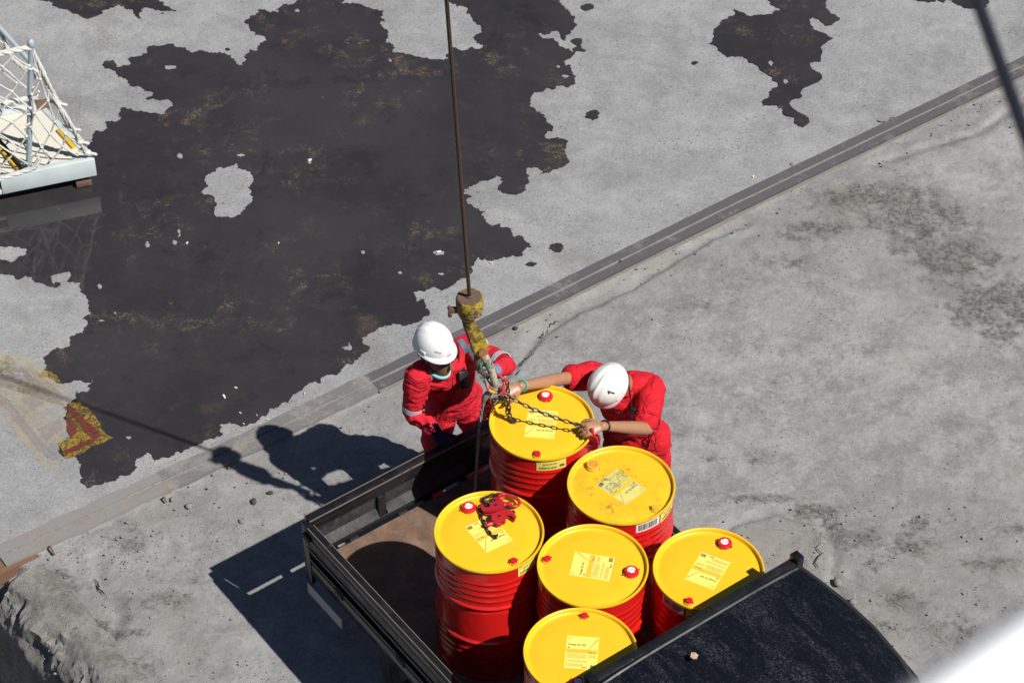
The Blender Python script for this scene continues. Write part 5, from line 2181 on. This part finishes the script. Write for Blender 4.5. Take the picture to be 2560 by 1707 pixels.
def person_lofts(k, P, SH, L, F, shR, shL, elR, wrR, elL, wrL, hips, knees, ankles, cloth, lean=0.0):
    """k: extra thickness; cloth False gives the bare body"""
    b = MB()
    e = k
    mid = lambda t: (P + V(0, 0, .9)).lerp(SH, t)
    secs = [(P + V(0, 0, .835), L * (.10 + e), F * (.08 + e)), (P + V(0, 0, .865), L * (.150 + e), F * (.115 + e)), (mid(.10), L * (.158 + e), F * (.118 + e)), (mid(.32), L * (.145 + e), F * (.105 + e)), (mid(.55), L * (.152 + e), F * (.112 + e)), (mid(.8), L * (.172 + e), F * (.118 + e)), (mid(.95), L * (.178 + e * .8), F * (.10 + e * .8)), (mid(1.03), L * (.12 + e * .5), F * (.075 + e * .5)), (mid(1.07), L * (.06 + e * .5), F * (.055 + e * .5))]
    torso(b, secs)
    for s_, el, wr in ((shR, elR, wrR), (shL, elL, wrL)):
        limb(b, [SH.lerp(s_, .45) + V(0, 0, -.01), s_, s_.lerp(el, .5), el, el.lerp(wr, .45), wr], [.062 + e, .060 + e, .050 + e, .043 + e, .040 + e * .9, .029 + e * .8])
    for hp, kn, an in zip(hips, knees, ankles):
        limb(b, [hp + V(0, 0, .03), hp + V(0, 0, -.06), hp.lerp(kn, .55), kn, kn.lerp(an, .4), an], [.084 + e, .082 + e, .070 + e, .056 + e, .054 + e, .040 + e])
    return b


# bare body (continuous) and the coverall over it
bd = person_lofts(-.014, P1, SH1, L1, F1, shR, shL, elR, wrR, elL, wrL, (hipR, hipL), (knR, knL), (anR, anL), False)
head(bd, HC1, hf1, hu1)
bd.tube([SH1 + V(0, 0, -.02), SH1 + F1 * .02 + V(0, 0, .05), HC1 - hu1.normalized() * .06 - hf1.normalized() * .02], [.058, .054, .056], 14, True)
hand(bd, wrR, V(.52, -.25, -.80), V(-.50, -.55, .60), V(.6, -.7, 0), .75, .9)
hand(bd, wrL, V(-.15, -.75, .55), V(.9, -.2, .2), V(0, .5, .8), .9, .9)
body1 = finish(remesh(bd, .0055, 3), M['skin_dark'], w1, 'body')
cv = person_lofts(.016, P1, SH1, L1, F1, shR, shL, elR, elR.lerp(wrR, .95), elL, elL.lerp(wrL, .80), (hipR, hipL), (knR, knL), (anR, anL), True)
# collar
cv.tube([SH1 + V(0, 0, .0), SH1 + F1 * .02 + V(0, 0, .055)], [.085, .075], 16, False)
cov1 = finish(remesh(cv, .0075, 5), M['red_cloth'], w1, 'coverall', .017, 3)
bv = bvh_of(cov1)
# boots
for an, kn in ((anR, knR), (anL, knL)):
    b = MB()
    b.tube([an + V(0, 0, .06), an, an + V(0, 0, -.03)], [.060, .058, .055], 14, True)
    b.tube([an - F1 * .05 + V(0, 0, -.05), an + F1 * .05 + V(0, 0, -.05), an + F1 * .16 + V(0, 0, -.055)], [.042, .045, .036], 14, True)
    b.v = [V(q.x, q.y, max(q.z, .0)) for q in b.v]
    b.build('boot', M['black_boot'], w1, 50, True)
# gloves
g = MB()
hand(g, wrR, V(.52, -.25, -.80), V(-.50, -.55, .60), V(.6, -.7, 0), 1.0, 1.22)
g.tube([wrR.lerp(elR, .22), wrR, wrR + V(.01, 0, -.02)], [.048, .041, .036], 14, True)
finish(remesh(g, .0045, 3), M['glove_navy'], w1, 'glove')
g = MB()
hand(g, wrL, V(-.15, -.75, .55), V(.9, -.2, .2), V(0, .5, .8), .9, 1.1)
g.tube([wrL.lerp(elL, .45), wrL.lerp(elL, .2), wrL], [.043, .042, .038], 14, True)
finish(remesh(g, .0045, 3), M['glove_grey'], w1, 'glove')
# reflective sleeve bands
axR = (wrR - elR).normalized()
for c, ax2, rr_, col in ((elR.lerp(shR, .14), shR - elR, .066, 'reflective'), (elL.lerp(shL, .12), shL - elL, .067, 'reflective')):
    ring_band(MB(), c, ax2, rr_, rr_, V(0, 0, 1) if abs(ax2.normalized().z) < .8 else V(1, 0, 0), .032, .004).build('reflective_band', M[col], w1, 50, True)
# blue grey shoulder tapes
for sg in (-1, 1):
    c = SH1 + L1 * sg * .125 + F1 * .03
    p = patch(bv, c + V(0, 0, -.05), L1, V(F1.x, F1.y, -1.0), .036, .24, .004, 5, 16, F1 * .6 + V(0, 0, .8))
    if p:
        p.build('shoulder_tape', M['strap_blue'], w1, 60, True)
# pockets, front placket, belt seam
for sg in (-1, 1):
    p = patch(bv, SH1 + L1 * sg * .085 + F1 * .1 + V(0, 0, -.20), L1, V(0, 0, 1), .105, .105, .006, 8, 8, F1)
    if p:
        p.build('chest_pocket', M['red_cloth'], w1, 60, True)
    p = patch(bv, SH1 + L1 * sg * .085 + F1 * .1 + V(0, 0, -.155), L1, V(0, 0, 1), .112, .032, .011, 8, 4, F1)
    if p:
        p.build('pocket_flap', M['red_trim'], w1, 60, True)
p = patch(bv, SH1 + F1 * .1 + V(0, 0, -.27), L1, V(0, 0, 1), .030, .46, .005, 3, 24, F1)
if p:
    p.build('front_placket', M['red_trim'], w1, 60, True)
p = patch(bv, P1 + F1 * .1 + V(0, 0, 1.0), L1, V(0, 0, 1), .26, .035, .005, 18, 4, F1)
if p:
    p.build('waistband', M['red_trim'], w1, 60, True)
b = MB()
for i in range(5):
    b.add([V(-.022 + i * .009, -.006, 0), V(-.016 + i * .009, -.006, 0), V(-.016 + i * .009, .008, 0), V(-.022 + i * .009, .008, 0)], [(0, 1, 2, 3)])
decal(bv, b, SH1 + L1 * .09 + F1 * .1 + V(0, 0, -.115), L1, V(0, 0, 1), .005, F1).build('chest_badge', M['white_print'], w1, 0, True)
# head gear
hm1, (hc, hf, hu, hr) = helmet(w1, HC1 + hu1.normalized() * .056 - hf1.normalized() * .034, hf1, hu1, M['helmet'], M['helmet'])
bh = bvh_of(hm1)
b = MB()
vs, fs = text_mesh('Won', .020)
b.add([V(q.x - .03, q.y, 0) for q in vs], fs)
hp_, hn_ = sight(bh, 1009, 812)
yv = V(.15, .45, .85)
yv = (yv - hn_ * yv.dot(hn_)).normalized()
xv = yv.cross(hn_)
decal(bh, b, hp_, xv, yv, .002, hn_, .1).build('handwriting', M['ink'], hm1, 0, True)
fN = hf1.normalized()
uN = (hu1 - fN * hu1.dot(fN)).normalized()
rN = fN.cross(uN)
b = MB()
for sg in (-1, 1):
    q = HC1 + fN * .099 + rN * sg * .034 + uN * .018
    b.box((-.030, -.018, -.004), (.030, .018, .004), .004, basis(q, rN - fN * sg * .25, uN))
b.tube([HC1 + fN * .105 + rN * .01 + uN * .024, HC1 + fN * .105 - rN * .01 + uN * .024], .004, 6)
for sg in (-1, 1):
    b.tube([HC1 + fN * .093 + rN * sg * .066 + uN * .022, HC1 + fN * .03 + rN * sg * .080 + uN * .022, HC1 - fN * .01 + rN * sg * .082 + uN * .02], .003, 6)
b.build('safety_glasses', M['lens'], w1, 40, True)
b = MB()
sec = []
for t in np.linspace(-1.35, 1.35, 15):
    q = HC1 + fN * (.082 * math.cos(t) + .004) + rN * .062 * math.sin(t) - uN * (.122 - .022 * (1 - math.cos(t)))
    sec.append(q)
b.tube(sec, .014, 8, True, .6, uN)
b.build('face_mask', M['teal'], w1, 60, True)
b = MB()
for sg in (-1, 1):
    b.tube([HC1 + rN * sg * .070 - fN * .03 + uN * .01, HC1 + rN * sg * .066 - fN * .055 - uN * .03], [.014, .010], 8, True)
b.tube([HC1 - fN * .088 + rN * .05 - uN * .03, HC1 - fN * .100 - uN * .035, HC1 - fN * .088 - rN * .05 - uN * .03], [.018, .020, .018], 8, True)
b.build('hair', M['hair'], w1, 60, True)
b = MB()
b.tube([HC1 + rN * sg_ for sg_ in ()] + [hc + hr * .085 + hf * .02 - hu * .01, HC1 + rN * .080 + fN * .03 - uN * .07, HC1 + fN * .075 - uN * .118, HC1 - rN * .080 + fN * .03 - uN * .07, hc - hr * .085 + hf * .02 - hu * .01], .0035, 6)
b.build('chin_strap', M['black_plastic'], w1, 60, True)


def radio(label, c, upv, fwd, ant):
    x = Vector(fwd).cross(Vector(upv))
    Mx = basis(c, x, upv)
    t = thing('handheld_radio', label, 'radio', Vector(c))
    loc = Matrix.Translation(-Vector(c)) @ Mx
    MB().box((-.030, -.058, -.018), (.030, .050, .018), .006, loc).build('case', M['black_plastic'], t, 40)
    b = MB()
    m = MB().lathe([(.009, 0), (.0085, .016), (.0, .016)], 12)
    b.add([loc @ (V(-q.x, q.z + .050, q.y) + V(-.012, 0, 0)) for q in m.v], m.f)
    m = MB().lathe([(.007, 0), (.0065, .012), (.0, .012)], 12)
    b.add([loc @ (V(-q.x, q.z + .050, q.y) + V(.006, 0, 0)) for q in m.v], m.f)
    b.build('knob', M['black_plastic'], t, 40)
    b = MB()
    b.tube([loc @ V(.020, .05, 0), loc @ V(.021, .08, 0)] + [Vector(q) - Vector(c) for q in ant], [.0065, .006] + [.005] * len(ant), 8, True)
    b.build('antenna', M['black_plastic'], t, 40)
    b = MB()
    for i in range(5):
        b.add([loc @ q for q in (V(-.018, -.035 + i * .008, .0185), V(.018, -.035 + i * .008, .0185), V(.018, -.031 + i * .008, .0185), V(-.018, -.031 + i * .008, .0185))], [(0, 1, 2, 3)])
    b.build('speaker_grille', M['dark_cable'], t, 0)
    return t


rc1 = V(-.283, 10.845, 1.325)
radio('black two-way radio clipped to the chest of the masked worker', rc1, V(-.10, .42, .88), V(.5, -.75, .4), [rc1 + V(-.02, .075, .14), rc1 + V(-.03, .10, .19)])

# ---- worker 2, beside the truck, bending over the drum
L2 = V(.975, -.22, 0).normalized()
F2 = V(-.22, -.975, 0).normalized()
P2 = V(.735, 10.835, 0)
w2 = thing('person', 'bare-armed worker in red bending over the rear drum, white helmet numbered 1', 'person', (P2.x, P2.y, 0))
SH2 = V(.612, 10.742, 1.395)
s2R, s2L = SH2 - L2 * .175 + V(0, 0, .015), SH2 + L2 * .180 + V(0, 0, -.015)
e2R, r2R = V(.290, 10.640, 1.525), V(.050, 10.392, 1.712)
e2L, r2L = V(.766, 10.47, 1.297), V(.498, 10.158, 1.632)
e2L = V(.752, 10.415, 1.355)
h2R, h2L = P2 - L2 * .10 + V(0, 0, .86), P2 + L2 * .10 + V(0, 0, .86)
k2R, k2L = P2 - L2 * .11 + V(0, 0, .48), P2 + L2 * .13 + V(0, 0, .48)
a2R, a2L = P2 - L2 * .12 - F2 * .02 + V(0, 0, .09), P2 + L2 * .16 - F2 * .04 + V(0, 0, .09)
HC2 = V(.548, 10.600, 1.512)
hf2 = V(-.52, -.36, -.76)
hu2 = V(-.36, -.62, .60)
bd = person_lofts(-.014, P2, SH2, L2, F2, s2R, s2L, e2R, r2R, e2L, r2L, (h2R, h2L), (k2R, k2L), (a2R, a2L), False)
# bare forearms at full thickness
for el, wr in ((e2R, r2R), (e2L, r2L)):
    limb(bd, [el + (el - wr).normalized() * .02, el, el.lerp(wr, .3), el.lerp(wr, .7), wr], [.036, .037, .0385, .031, .0245])
for sh, el in ((s2R, e2R), (s2L, e2L)):
    limb(bd, [sh.lerp(el, .45), el], [.043, .038])
head(bd, HC2, hf2, hu2)
bd.tube([V(.632, 10.715, 1.37), V(.626, 10.690, 1.445), V(.600, 10.655, 1.50), HC2 + V(.012, .016, .0)], [.062, .060, .060, .062], 14, True)
hand(bd, r2R, V(-.84, -.42, -.05), V(.05, -.52, .85), V(-.1, -.75, -.6), .60, .98)
hand(bd, r2L, V(-.92, -.30, .06), V(-.12, -.50, .86), V(.1, .85, .4), .72, 1.0)
body2 = finish(remesh(bd, .0048, 2), M['skin'], w2, 'body')
cv = MB()
e = .020
mid = lambda t: (P2 + V(0, 0, .9)).lerp(SH2, t)
torso(cv, [(P2 + V(0, 0, .78), L2 * .11, F2 * .09), (P2 + V(0, 0, .84), L2 * .160, F2 * .125), (mid(.10), L2 * .166, F2 * .130), (mid(.25), L2 * .158, F2 * .120), (mid(.34), L2 * .158, F2 * .124), (mid(.55), L2 * .166, F2 * .128), (mid(.8), L2 * .182, F2 * .130), (mid(.93), L2 * .172, F2 * .108), (mid(.975), L2 * .12, F2 * .085)])
limb(cv, [SH2.lerp(s2R, .45), s2R, s2R.lerp(e2R, .4), s2R.lerp(e2R, .66)], [.082, .080, .073, .070])
limb(cv, [SH2.lerp(s2L, .45), s2L, s2L.lerp(e2L, .4), s2L.lerp(e2L, .80)], [.082, .084, .078, .070])
for hp, kn, an in ((h2R, k2R, a2R), (h2L, k2L, a2L)):
    limb(cv, [hp + V(0, 0, .03), hp + V(0, 0, -.06), hp.lerp(kn, .55), kn, kn.lerp(an, .4), an], [.098, .098, .086, .072, .070, .060])
cov2 = finish(remesh(cv, .0075, 5), M['red_cloth_2'], w2, 'coverall', .017, 9)
bv2 = bvh_of(cov2)
for an in (a2R, a2L):
    b = MB()
    b.tube([an + V(0, 0, .06), an, an + V(0, 0, -.03)], [.060, .058, .055], 14, True)
    b.tube([an - F2 * .05 + V(0, 0, -.05), an + F2 * .05 + V(0, 0, -.05), an + F2 * .16 + V(0, 0, -.055)], [.042, .045, .036], 14, True)
    b.v = [V(q.x, q.y, max(q.z, .0)) for q in b.v]
    b.build('boot', M['black_boot'], w2, 50, True)
# collar ring, sleeve hems, pocket, badge, drawstring
b = MB()
cc = V(.632, 10.712, 1.408)
b.tube([cc + L2 * .078 * math.cos(a) + F2 * .070 * math.sin(a) + V(0, 0, .020 * -math.sin(a)) for a in np.linspace(0, 2 * math.pi, 25)], .013, 8)
b.build('collar', M['red_trim'], w2, 60, True)
for sh, el, t, r_ in ((s2R, e2R, .65, .070), (s2L, e2L, .79, .070)):
    ring_band(MB(), sh.lerp(el, t), el - sh, r_ + .003, r_ + .003, V(0, 0, 1), .022, .004).build('sleeve_hem', M['red_trim'], w2, 50, True)
p = patch(bv2, SH2 + L2 * .02 + F2 * .12 + V(0, 0, -.15), L2, V(0, 0, 1), .09, .09, .006, 8, 8, F2)
if p:
    p.build('chest_pocket', M['red_trim'], w2, 60, True)
b = MB()
for a in np.linspace(0, 2 * math.pi, 7)[:-1]:
    b.add([V(.010 * math.cos(a) - .004, .010 * math.sin(a) - .003, 0), V(.010 * math.cos(a) + .004, .010 * math.sin(a) - .003, 0), V(.010 * math.cos(a) + .002, .010 * math.sin(a) + .005, 0)], [(0, 1, 2)])
decal(bv2, b, SH2 + L2 * .015 + F2 * .12 + V(0, 0, -.12), L2, V(0, 0, 1), .010, F2).build('chest_badge', M['white_print'], w2, 0, True)
p = patch(bv2, P2 + F2 * .1 + V(0, 0, 1.03), L2, V(0, 0, 1), .28, .05, .006, 18, 5, F2)
if p:
    p.build('waistband', M['red_trim'], w2, 60, True)
b = MB()
kx = P2 + L2 * .12 + F2 * .135 + V(0, 0, 1.06)
b.tube([kx, kx + V(.012, -.012, -.04), kx + V(.006, -.014, -.10), kx + V(.020, -.010, -.155)], .006, 6, True)
b.tube([kx, kx + V(-.02, -.014, -.03), kx + V(-.01, -.012, -.075)], .006, 6, True)
b.ball(kx, .013, .011, .013, 10)
b.build('drawstring', M['red_trim'], w2, 60, True)
# wristbands
for wr, el, mt, t in ((r2R, e2R, 'green_band', .03), (r2L, e2L, 'black_plastic', .04)):
    c = wr.lerp(el, t)
    axv = (el - wr).normalized()
    s1 = V(0, 0, 1)
    s1 = (s1 - axv * s1.dot(axv)).normalized()
    s2 = axv.cross(s1)
    b = MB()
    b.tube([c + s1 * .030 * math.cos(a) + s2 * .030 * math.sin(a) + axv * .006 * math.sin(a) for a in np.linspace(0, 2 * math.pi, 25)], .0055, 7)
    b.build('wristband', M[mt], w2, 60, True)
hm2, (hc, hf, hu, hr) = helmet(w2, HC2 + V(hu2.x, hu2.y, hu2.z).normalized() * .030 - hf2.normalized() * .006, hf2, hu2, M['helmet_old'], M['brim_pink'])
bh2 = bvh_of(hm2)
b = MB()
b.prism([(-.005, -.022), (.005, -.022), (.005, .024), (-.002, .024), (-.013, .012), (-.013, .004), (-.005, .010)], .0)
b.v, b.f = b.v, [f for f in b.f if len(f) == 3]
hp_, hn_ = sight(bh2, 1404, 901)
yv = V(-.80, .62, .15)
yv = (yv - hn_ * yv.dot(hn_)).normalized()
xv = yv.cross(hn_)
decal(bh2, b, hp_, xv, yv, .0025, hn_, .1).build('number', M['ink'], hm2, 0, True)
b = MB()
fN = hf2.normalized()
uN = (hu2 - fN * hu2.dot(fN)).normalized()
rN = fN.cross(uN)
for sg in (-1, 1):
    b.tube([HC2 + rN * sg * .070 - fN * .03 + uN * .01, HC2 + rN * sg * .066 - fN * .055 - uN * .03], [.014, .010], 8, True)
b.tube([HC2 - fN * .088 + rN * .05 - uN * .02, HC2 - fN * .100 - uN * .025, HC2 - fN * .088 - rN * .05 - uN * .02], [.020, .022, .020], 8, True)
b.build('hair', M['hair'], w2, 60, True)
b = MB()
b.tube([hc + hr * .085 - hu * .01, HC2 + rN * .080 + fN * .03 - uN * .07, HC2 + fN * .075 - uN * .118, HC2 - rN * .080 + fN * .03 - uN * .07, hc - hr * .085 - hu * .01], .0035, 6)
b.build('chin_strap', M['black_plastic'], w2, 60, True)
rc2 = V(.700, 10.545, 1.345)
radio('black two-way radio with long aerial on the chest of the bending worker', rc2, V(-.05, -.45, .88), V(-.1, -.9, .0), [rc2 + V(-.03, -.015, .10), rc2 + V(-.045, .03, .20), rc2 + V(-.045, .05, .235)])

# ------------------------------------------------------------------ gangway end with safety net
gw = thing('gangway_landing', 'pale green steel gangway landing with white safety net at left', 'gangway', (-3.4, 14.2, 0))
GU = V(.95, .31, 0).normalized()
GV = V(-.31, .95, 0).normalized()
CR = V(-2.895, 14.135, 0)      # near right corner
FAR = V(-3.31, 14.74, 0)
CL = CR - GU * 3.0
FL = FAR - GU * 2.6
b = MB()
b.prism([(q.x, q.y) for q in (CL + GV * .03, CR + GV * .03 - GU * .03, FAR - GU * .02, FL)], .02, Matrix.Translation((0, 0, .205)))
b.build('deck_plate', M['deck'], gw, 0, True)
split = CR - GU * .66
b = MB()


def beam(mb, a, c, z0, z1, th, side):
    d = (c - a)
    L = d.length
    d.normalize()
    s = V(-d.y, d.x, 0) * side
    mb.box((0, 0, z0), (L, th, z1), .004, Matrix((V(*d), s, V(0, 0, 1))).transposed().to_4x4() if side > 0 else Matrix((d, s, V(0, 0, 1))).transposed().to_4x4())
    n = 0
    return mb


def beam_at(a, c, z0, z1, th):
    d = (c - a)
    L = d.length
    d = d.normalized()
    s = V(-d.y, d.x, 0)
    m = Matrix.Translation(a) @ Matrix((d, s, V(0, 0, 1))).transposed().to_4x4()
    return MB().box((0, 0, z0), (L, th, z1), .004, m)


beam_at(split, CR, .10, .245, .05).build('front_beam', M['pale_green'], gw, 30, True)
q = beam_at(CL, split - GU * .004, .10, .135, .05)
q2 = beam_at(CL, split - GU * .004, .205, .245, .05)
q.add(q2.v, q2.f)
for t in (.6, 1.2, 1.8):
    a = split - GU * t
    q3 = beam_at(a - GU * .05, a, .136, .204, .04)
    q.add(q3.v, q3.f)
q.add([split - GU * .01 + V(0, 0, .136) + GV * .01, split - GU * .25 + V(0, 0, .136) + GV * .01, split - GU * .55 + V(0, 0, .17) + GV * .01, split - GU * .60 + V(0, 0, .136) + GV * .01], [(0, 1, 2, 3)])
q.build('open_beam', M['pale_green'], gw, 30, True)
e_in = (FAR - CR)
beam_at(CR + GU * .004 + GV * .06, FAR, .10, .225, .04).build('side_beam', M['pale_green'], gw, 30, True)
beam_at(FL, FAR + GU * .01, .19, .255, .05).build('far_beam', M['pale_green'], gw, 30, True)
b = beam_at(FAR - GU * .07 + V(0, -.004, 0), FAR + GU * .02 + V(0, -.004, 0), .20, .262, .06)
b.build('rusty_corner', M['orange_rust'], gw, 30, True)
dS = (FAR - CR).normalized()
nS = V(-dS.y, dS.x, 0)
b = beam_at(CR + dS * .22 + nS * .035, CR + dS * .46 + nS * .035, .205, .235, .03)
b.build('yellow_edge_bar', M['safety_yellow'], gw, 30, True)
b = beam_at(V(-3.40, 14.05, 0), V(-3.40, 14.05, 0) + dS * .6, .216, .244, .03)
b.build('yellow_edge_bar', M['safety_yellow'], gw, 30, True)
b = beam_at(V(-3.37, 14.03, 0), V(-3.37, 14.03, 0) + dS * .62, .216, .28, .02)
b.build('kick_plate', M['rubber'], gw, 30, True)
b = MB()
fc = at(190, 432, .04)
b.box((-.055, -.015, .012), (.055, .015, .055), .004, Matrix.Translation(V(fc.x, fc.y + .06, 0)) @ Matrix.Rotation(math.atan2(.31, .95), 4, 'Z'))
b.build('foot_block', M['hook_rust'], gw, 30, True)
for t in (.9, 2.2):
    a = CR - GU * t + GV * .3
    MB().box((-.06, -.04, 0), (.06, .04, .10), .004, Matrix.Translation(a)).build('foot_block', M['dark_under'], gw, 30, True)
PB = V(-3.344, 14.065, .24)
PT = V(-3.198, 14.075, 1.28)
MB().tube([PB, PB.lerp(PT, .5), PT], .020, 12).build('rail_post', M['grey_tube'], gw, 50, True)
MB().tube([PT - V(0, 0, .005), PT + V(0, 0, .02)], .024, 12, True).build('post_cap', M['grey_tube'], gw, 50, True)
PB2, PT2 = PB - GU * 1.3, PT - GU * 1.3
MB().tube([PB2, PT2], .020, 12).build('rail_post', M['grey_tube'], gw, 50, True)
FB, FT = FAR - GU * .10 + V(0, 0, .2), FAR - GU * .25 + V(0, -.02, 1.2)


def cord(pts, r, name='net_cord', n=7, twist=True, sag=0.0, mat='net'):
    pts = [Vector(q) for q in pts]
    fine = []
    for a, c in zip(pts[:-1], pts[1:]):
        m = max(2, int((c - a).length / .03))
        for i in range(m):
            t = i / m
            fine.append(a.lerp(c, t) + V(0, 0, -sag * 4 * t * (1 - t)))
    fine.append(pts[-1])
    b = MB()
    if twist:
        for k in range(3):
            q = []
            for i, c in enumerate(fine):
                d = (fine[min(i + 1, len(fine) - 1)] - fine[max(i - 1, 0)]).normalized()
                u = d.cross(V(.3, .2, .9)).normalized()
                w = d.cross(u)
                a = i * 1.0 + k * 2.094
                q.append(c + (u * math.cos(a) + w * math.sin(a)) * r * .55)
            b.tube(q, r * .62, 6)
    else:
        b.tube(fine, r, n)
    return b.build(name, M[mat], gw, 60, True)


# rope-wrapped rails
cord([PT + V(0, 0, -.02), PT - GU * .65 + V(0, 0, -.03), PT - GU * 1.3], .021, 'top_rope')
mdl = PB.lerp(PT, .58)
cord([mdl + GU * .05 + V(.0, -.01, .0), mdl - GU * .6 + V(0, 0, -.01), mdl - GU * 1.3], .019, 'mid_rope')
cord([mdl + GU * .06 + V(0, -.015, .012), mdl - GU * .4 + V(0, -.01, -.02), mdl - GU * 1.3], .014, 'mid_rope', twist=False)
# bundle of ropes sloping from post top to the near corner
CT = CR + V(-.04, .02, .27)
rb = random.Random(4)
for k in range(5):
    pp = [PT + V(0, 0, -.03)]
    for t in (.2, .4, .6, .8):
        pp.append(PT.lerp(CT, t) + V(rb.gauss(0, .013), rb.gauss(0, .013), -.10 * math.sin(math.pi * t) * (.9 + .2 * rb.random()) + rb.gauss(0, .01)))
    pp.append(CT)
    cord(pp, rb.uniform(.008, .013), 'corner_rope')
b = MB()
for t in (.42, .66, .82, .97):
    c = PT.lerp(CT, t) + V(0, 0, -.10 * math.sin(math.pi * t))
    b.ball(c, .030, .026, .024, 10)
    b.tube([c + V(-.05, 0, .02), c, c + V(.055, .0, -.015)], .012, 6, True)
b.build('rope_knot', M['net'], gw, 60, True)
# net panels: diamond mesh between rails and deck edge


def net(A0, A1, B0, B1, nu, nv, seed):
    """A0..A1 top edge, B0..B1 bottom edge"""
    rr = random.Random(seed)
    G_ = {}
    for i in range(nu + 1):
        for j in range(nv + 1):
            s, t = i / nu, j / nv
            p = (A0.lerp(A1, s)).lerp(B0.lerp(B1, s), t)
            k = 0 if j in (0,) else 1
            G_[i, j] = p + V(rr.gauss(0, .016), rr.gauss(0, .02), rr.gauss(0, .016)) * k + V(0, -.03 * math.sin(math.pi * t), 0)
    kn = MB()
    for st_ in range(-nv, nu + 1):
        for dirn in (1, -1):
            pts = []
            i = st_ if dirn > 0 else st_ + nv
            for j in range(nv + 1):
                ii = i + dirn * j
                if 0 <= ii <= nu and (ii + j) % 2 == 0 or 0 <= ii <= nu and (st_ + nv) % 2 == 0:
                    pts.append(G_[ii, j])
            if len(pts) > 1:
                cord(pts, .0062, 'net_cord', 6, False, .008)
    for (i, j), p in G_.items():
        if 0 < j < nv and (i + j) % 2 == 0:
            kn.ball(p, .013, .013, .011, 8)
    tag(kn.build('net_knots', M['net'], gw, 60, True), kind='stuff')


TB_ = PT + V(0, -.01, -.05)
net(TB_ - GU * 1.15, TB_, PB - GU * 1.15 + V(0, -.03, .03), PB + V(.0, -.03, .03), 9, 7, 3)
net(TB_, TB_ + V(.08, .01, -.25), PB + V(0, -.03, .03), CR + V(-.10, -.005, .27), 4, 6, 8)
net(FT - GU * .5, FT, FB - GU * .5, FB, 4, 6, 15)
cord([PB - GU * .8 + V(0, -.05, -.02), PB - GU * .3 + V(0, -.06, -.03), PB + V(.05, -.05, .03), PB + V(.09, -.03, .10)], .017, 'foot_rope')
cord([FT + V(-.05, 0, .15), FT + V(.02, -.05, -.15), FT + V(.10, -.1, -.40), FB + V(.08, -.06, .35)], .014, 'foot_rope')
MB().tube([FT + V(.03, -.1, -.1), FB + V(.12, -.12, .45)], .018, 10).build('side_rail', M['grey_tube'], gw, 50, True)
# ragged rope ends
for i in range(14):
    c = PB + GU * rb.uniform(-.4, .42) + V(0, -.02, rb.uniform(.02, .12)) if i < 8 else PB.lerp(PT, rb.uniform(.2, .9)) + V(.01, -.01, 0)
    cord([c, c + V(rb.uniform(-.06, .06), rb.uniform(-.04, .02), rb.uniform(-.03, .06))], .009, 'rope_end', 6, False)

# ------------------------------------------------------------------ the ship's own white rail and a dark stay, close to the camera


def ray(u, v, dist):
    k = 2560 / 2352
    a = (u * k - 1280) / 6580.0
    b_ = -(v * k - 853.5) / 6580.0
    d = V(a, math.cos(PITCH) + b_ * math.sin(PITCH), -math.sin(PITCH) + b_ * math.cos(PITCH))
    return V(0, 0, CAM_Z) + d * dist


ra, rb_ = ray(2352, 1405, 1.12), ray(2058, 1606, 1.03)
d_ = (ra - rb_).normalized()
dn = V(0, -.62, .78)
dn = (dn - d_ * dn.dot(d_)).normalized()
dw = d_.cross(dn)
if dw.y > 0:
    dw = -dw
mr = Matrix.Translation((ra + rb_) / 2) @ Matrix((d_, dw, d_.cross(dw))).transposed().to_4x4()
b = MB()
b.box((-.9, 0, -.02), (1.2, .16, .02), .006, mr)
sr = b.build('ship_handrail', M['ship_white'], None, 60)
tag(sr, 'white painted ship handrail close to the viewer in the lower right corner', 'handrail')
sa, sb = ray(2244, 0, 3.3), ray(2352, 300, 3.0)
sdn = (sb - sa)
b = MB()
mdp = sa.lerp(sb, .5) + V(-.004, 0, 0)
b.tube([sa - sdn * 3, sa - sdn * 1, sa, sb, sb + sdn * 1.5, sb + sdn * 4], .0085, 10)
tag(b.build('stay_cable', M['dark_cable']), 'dark out-of-focus cable crossing the upper right corner', 'cable')
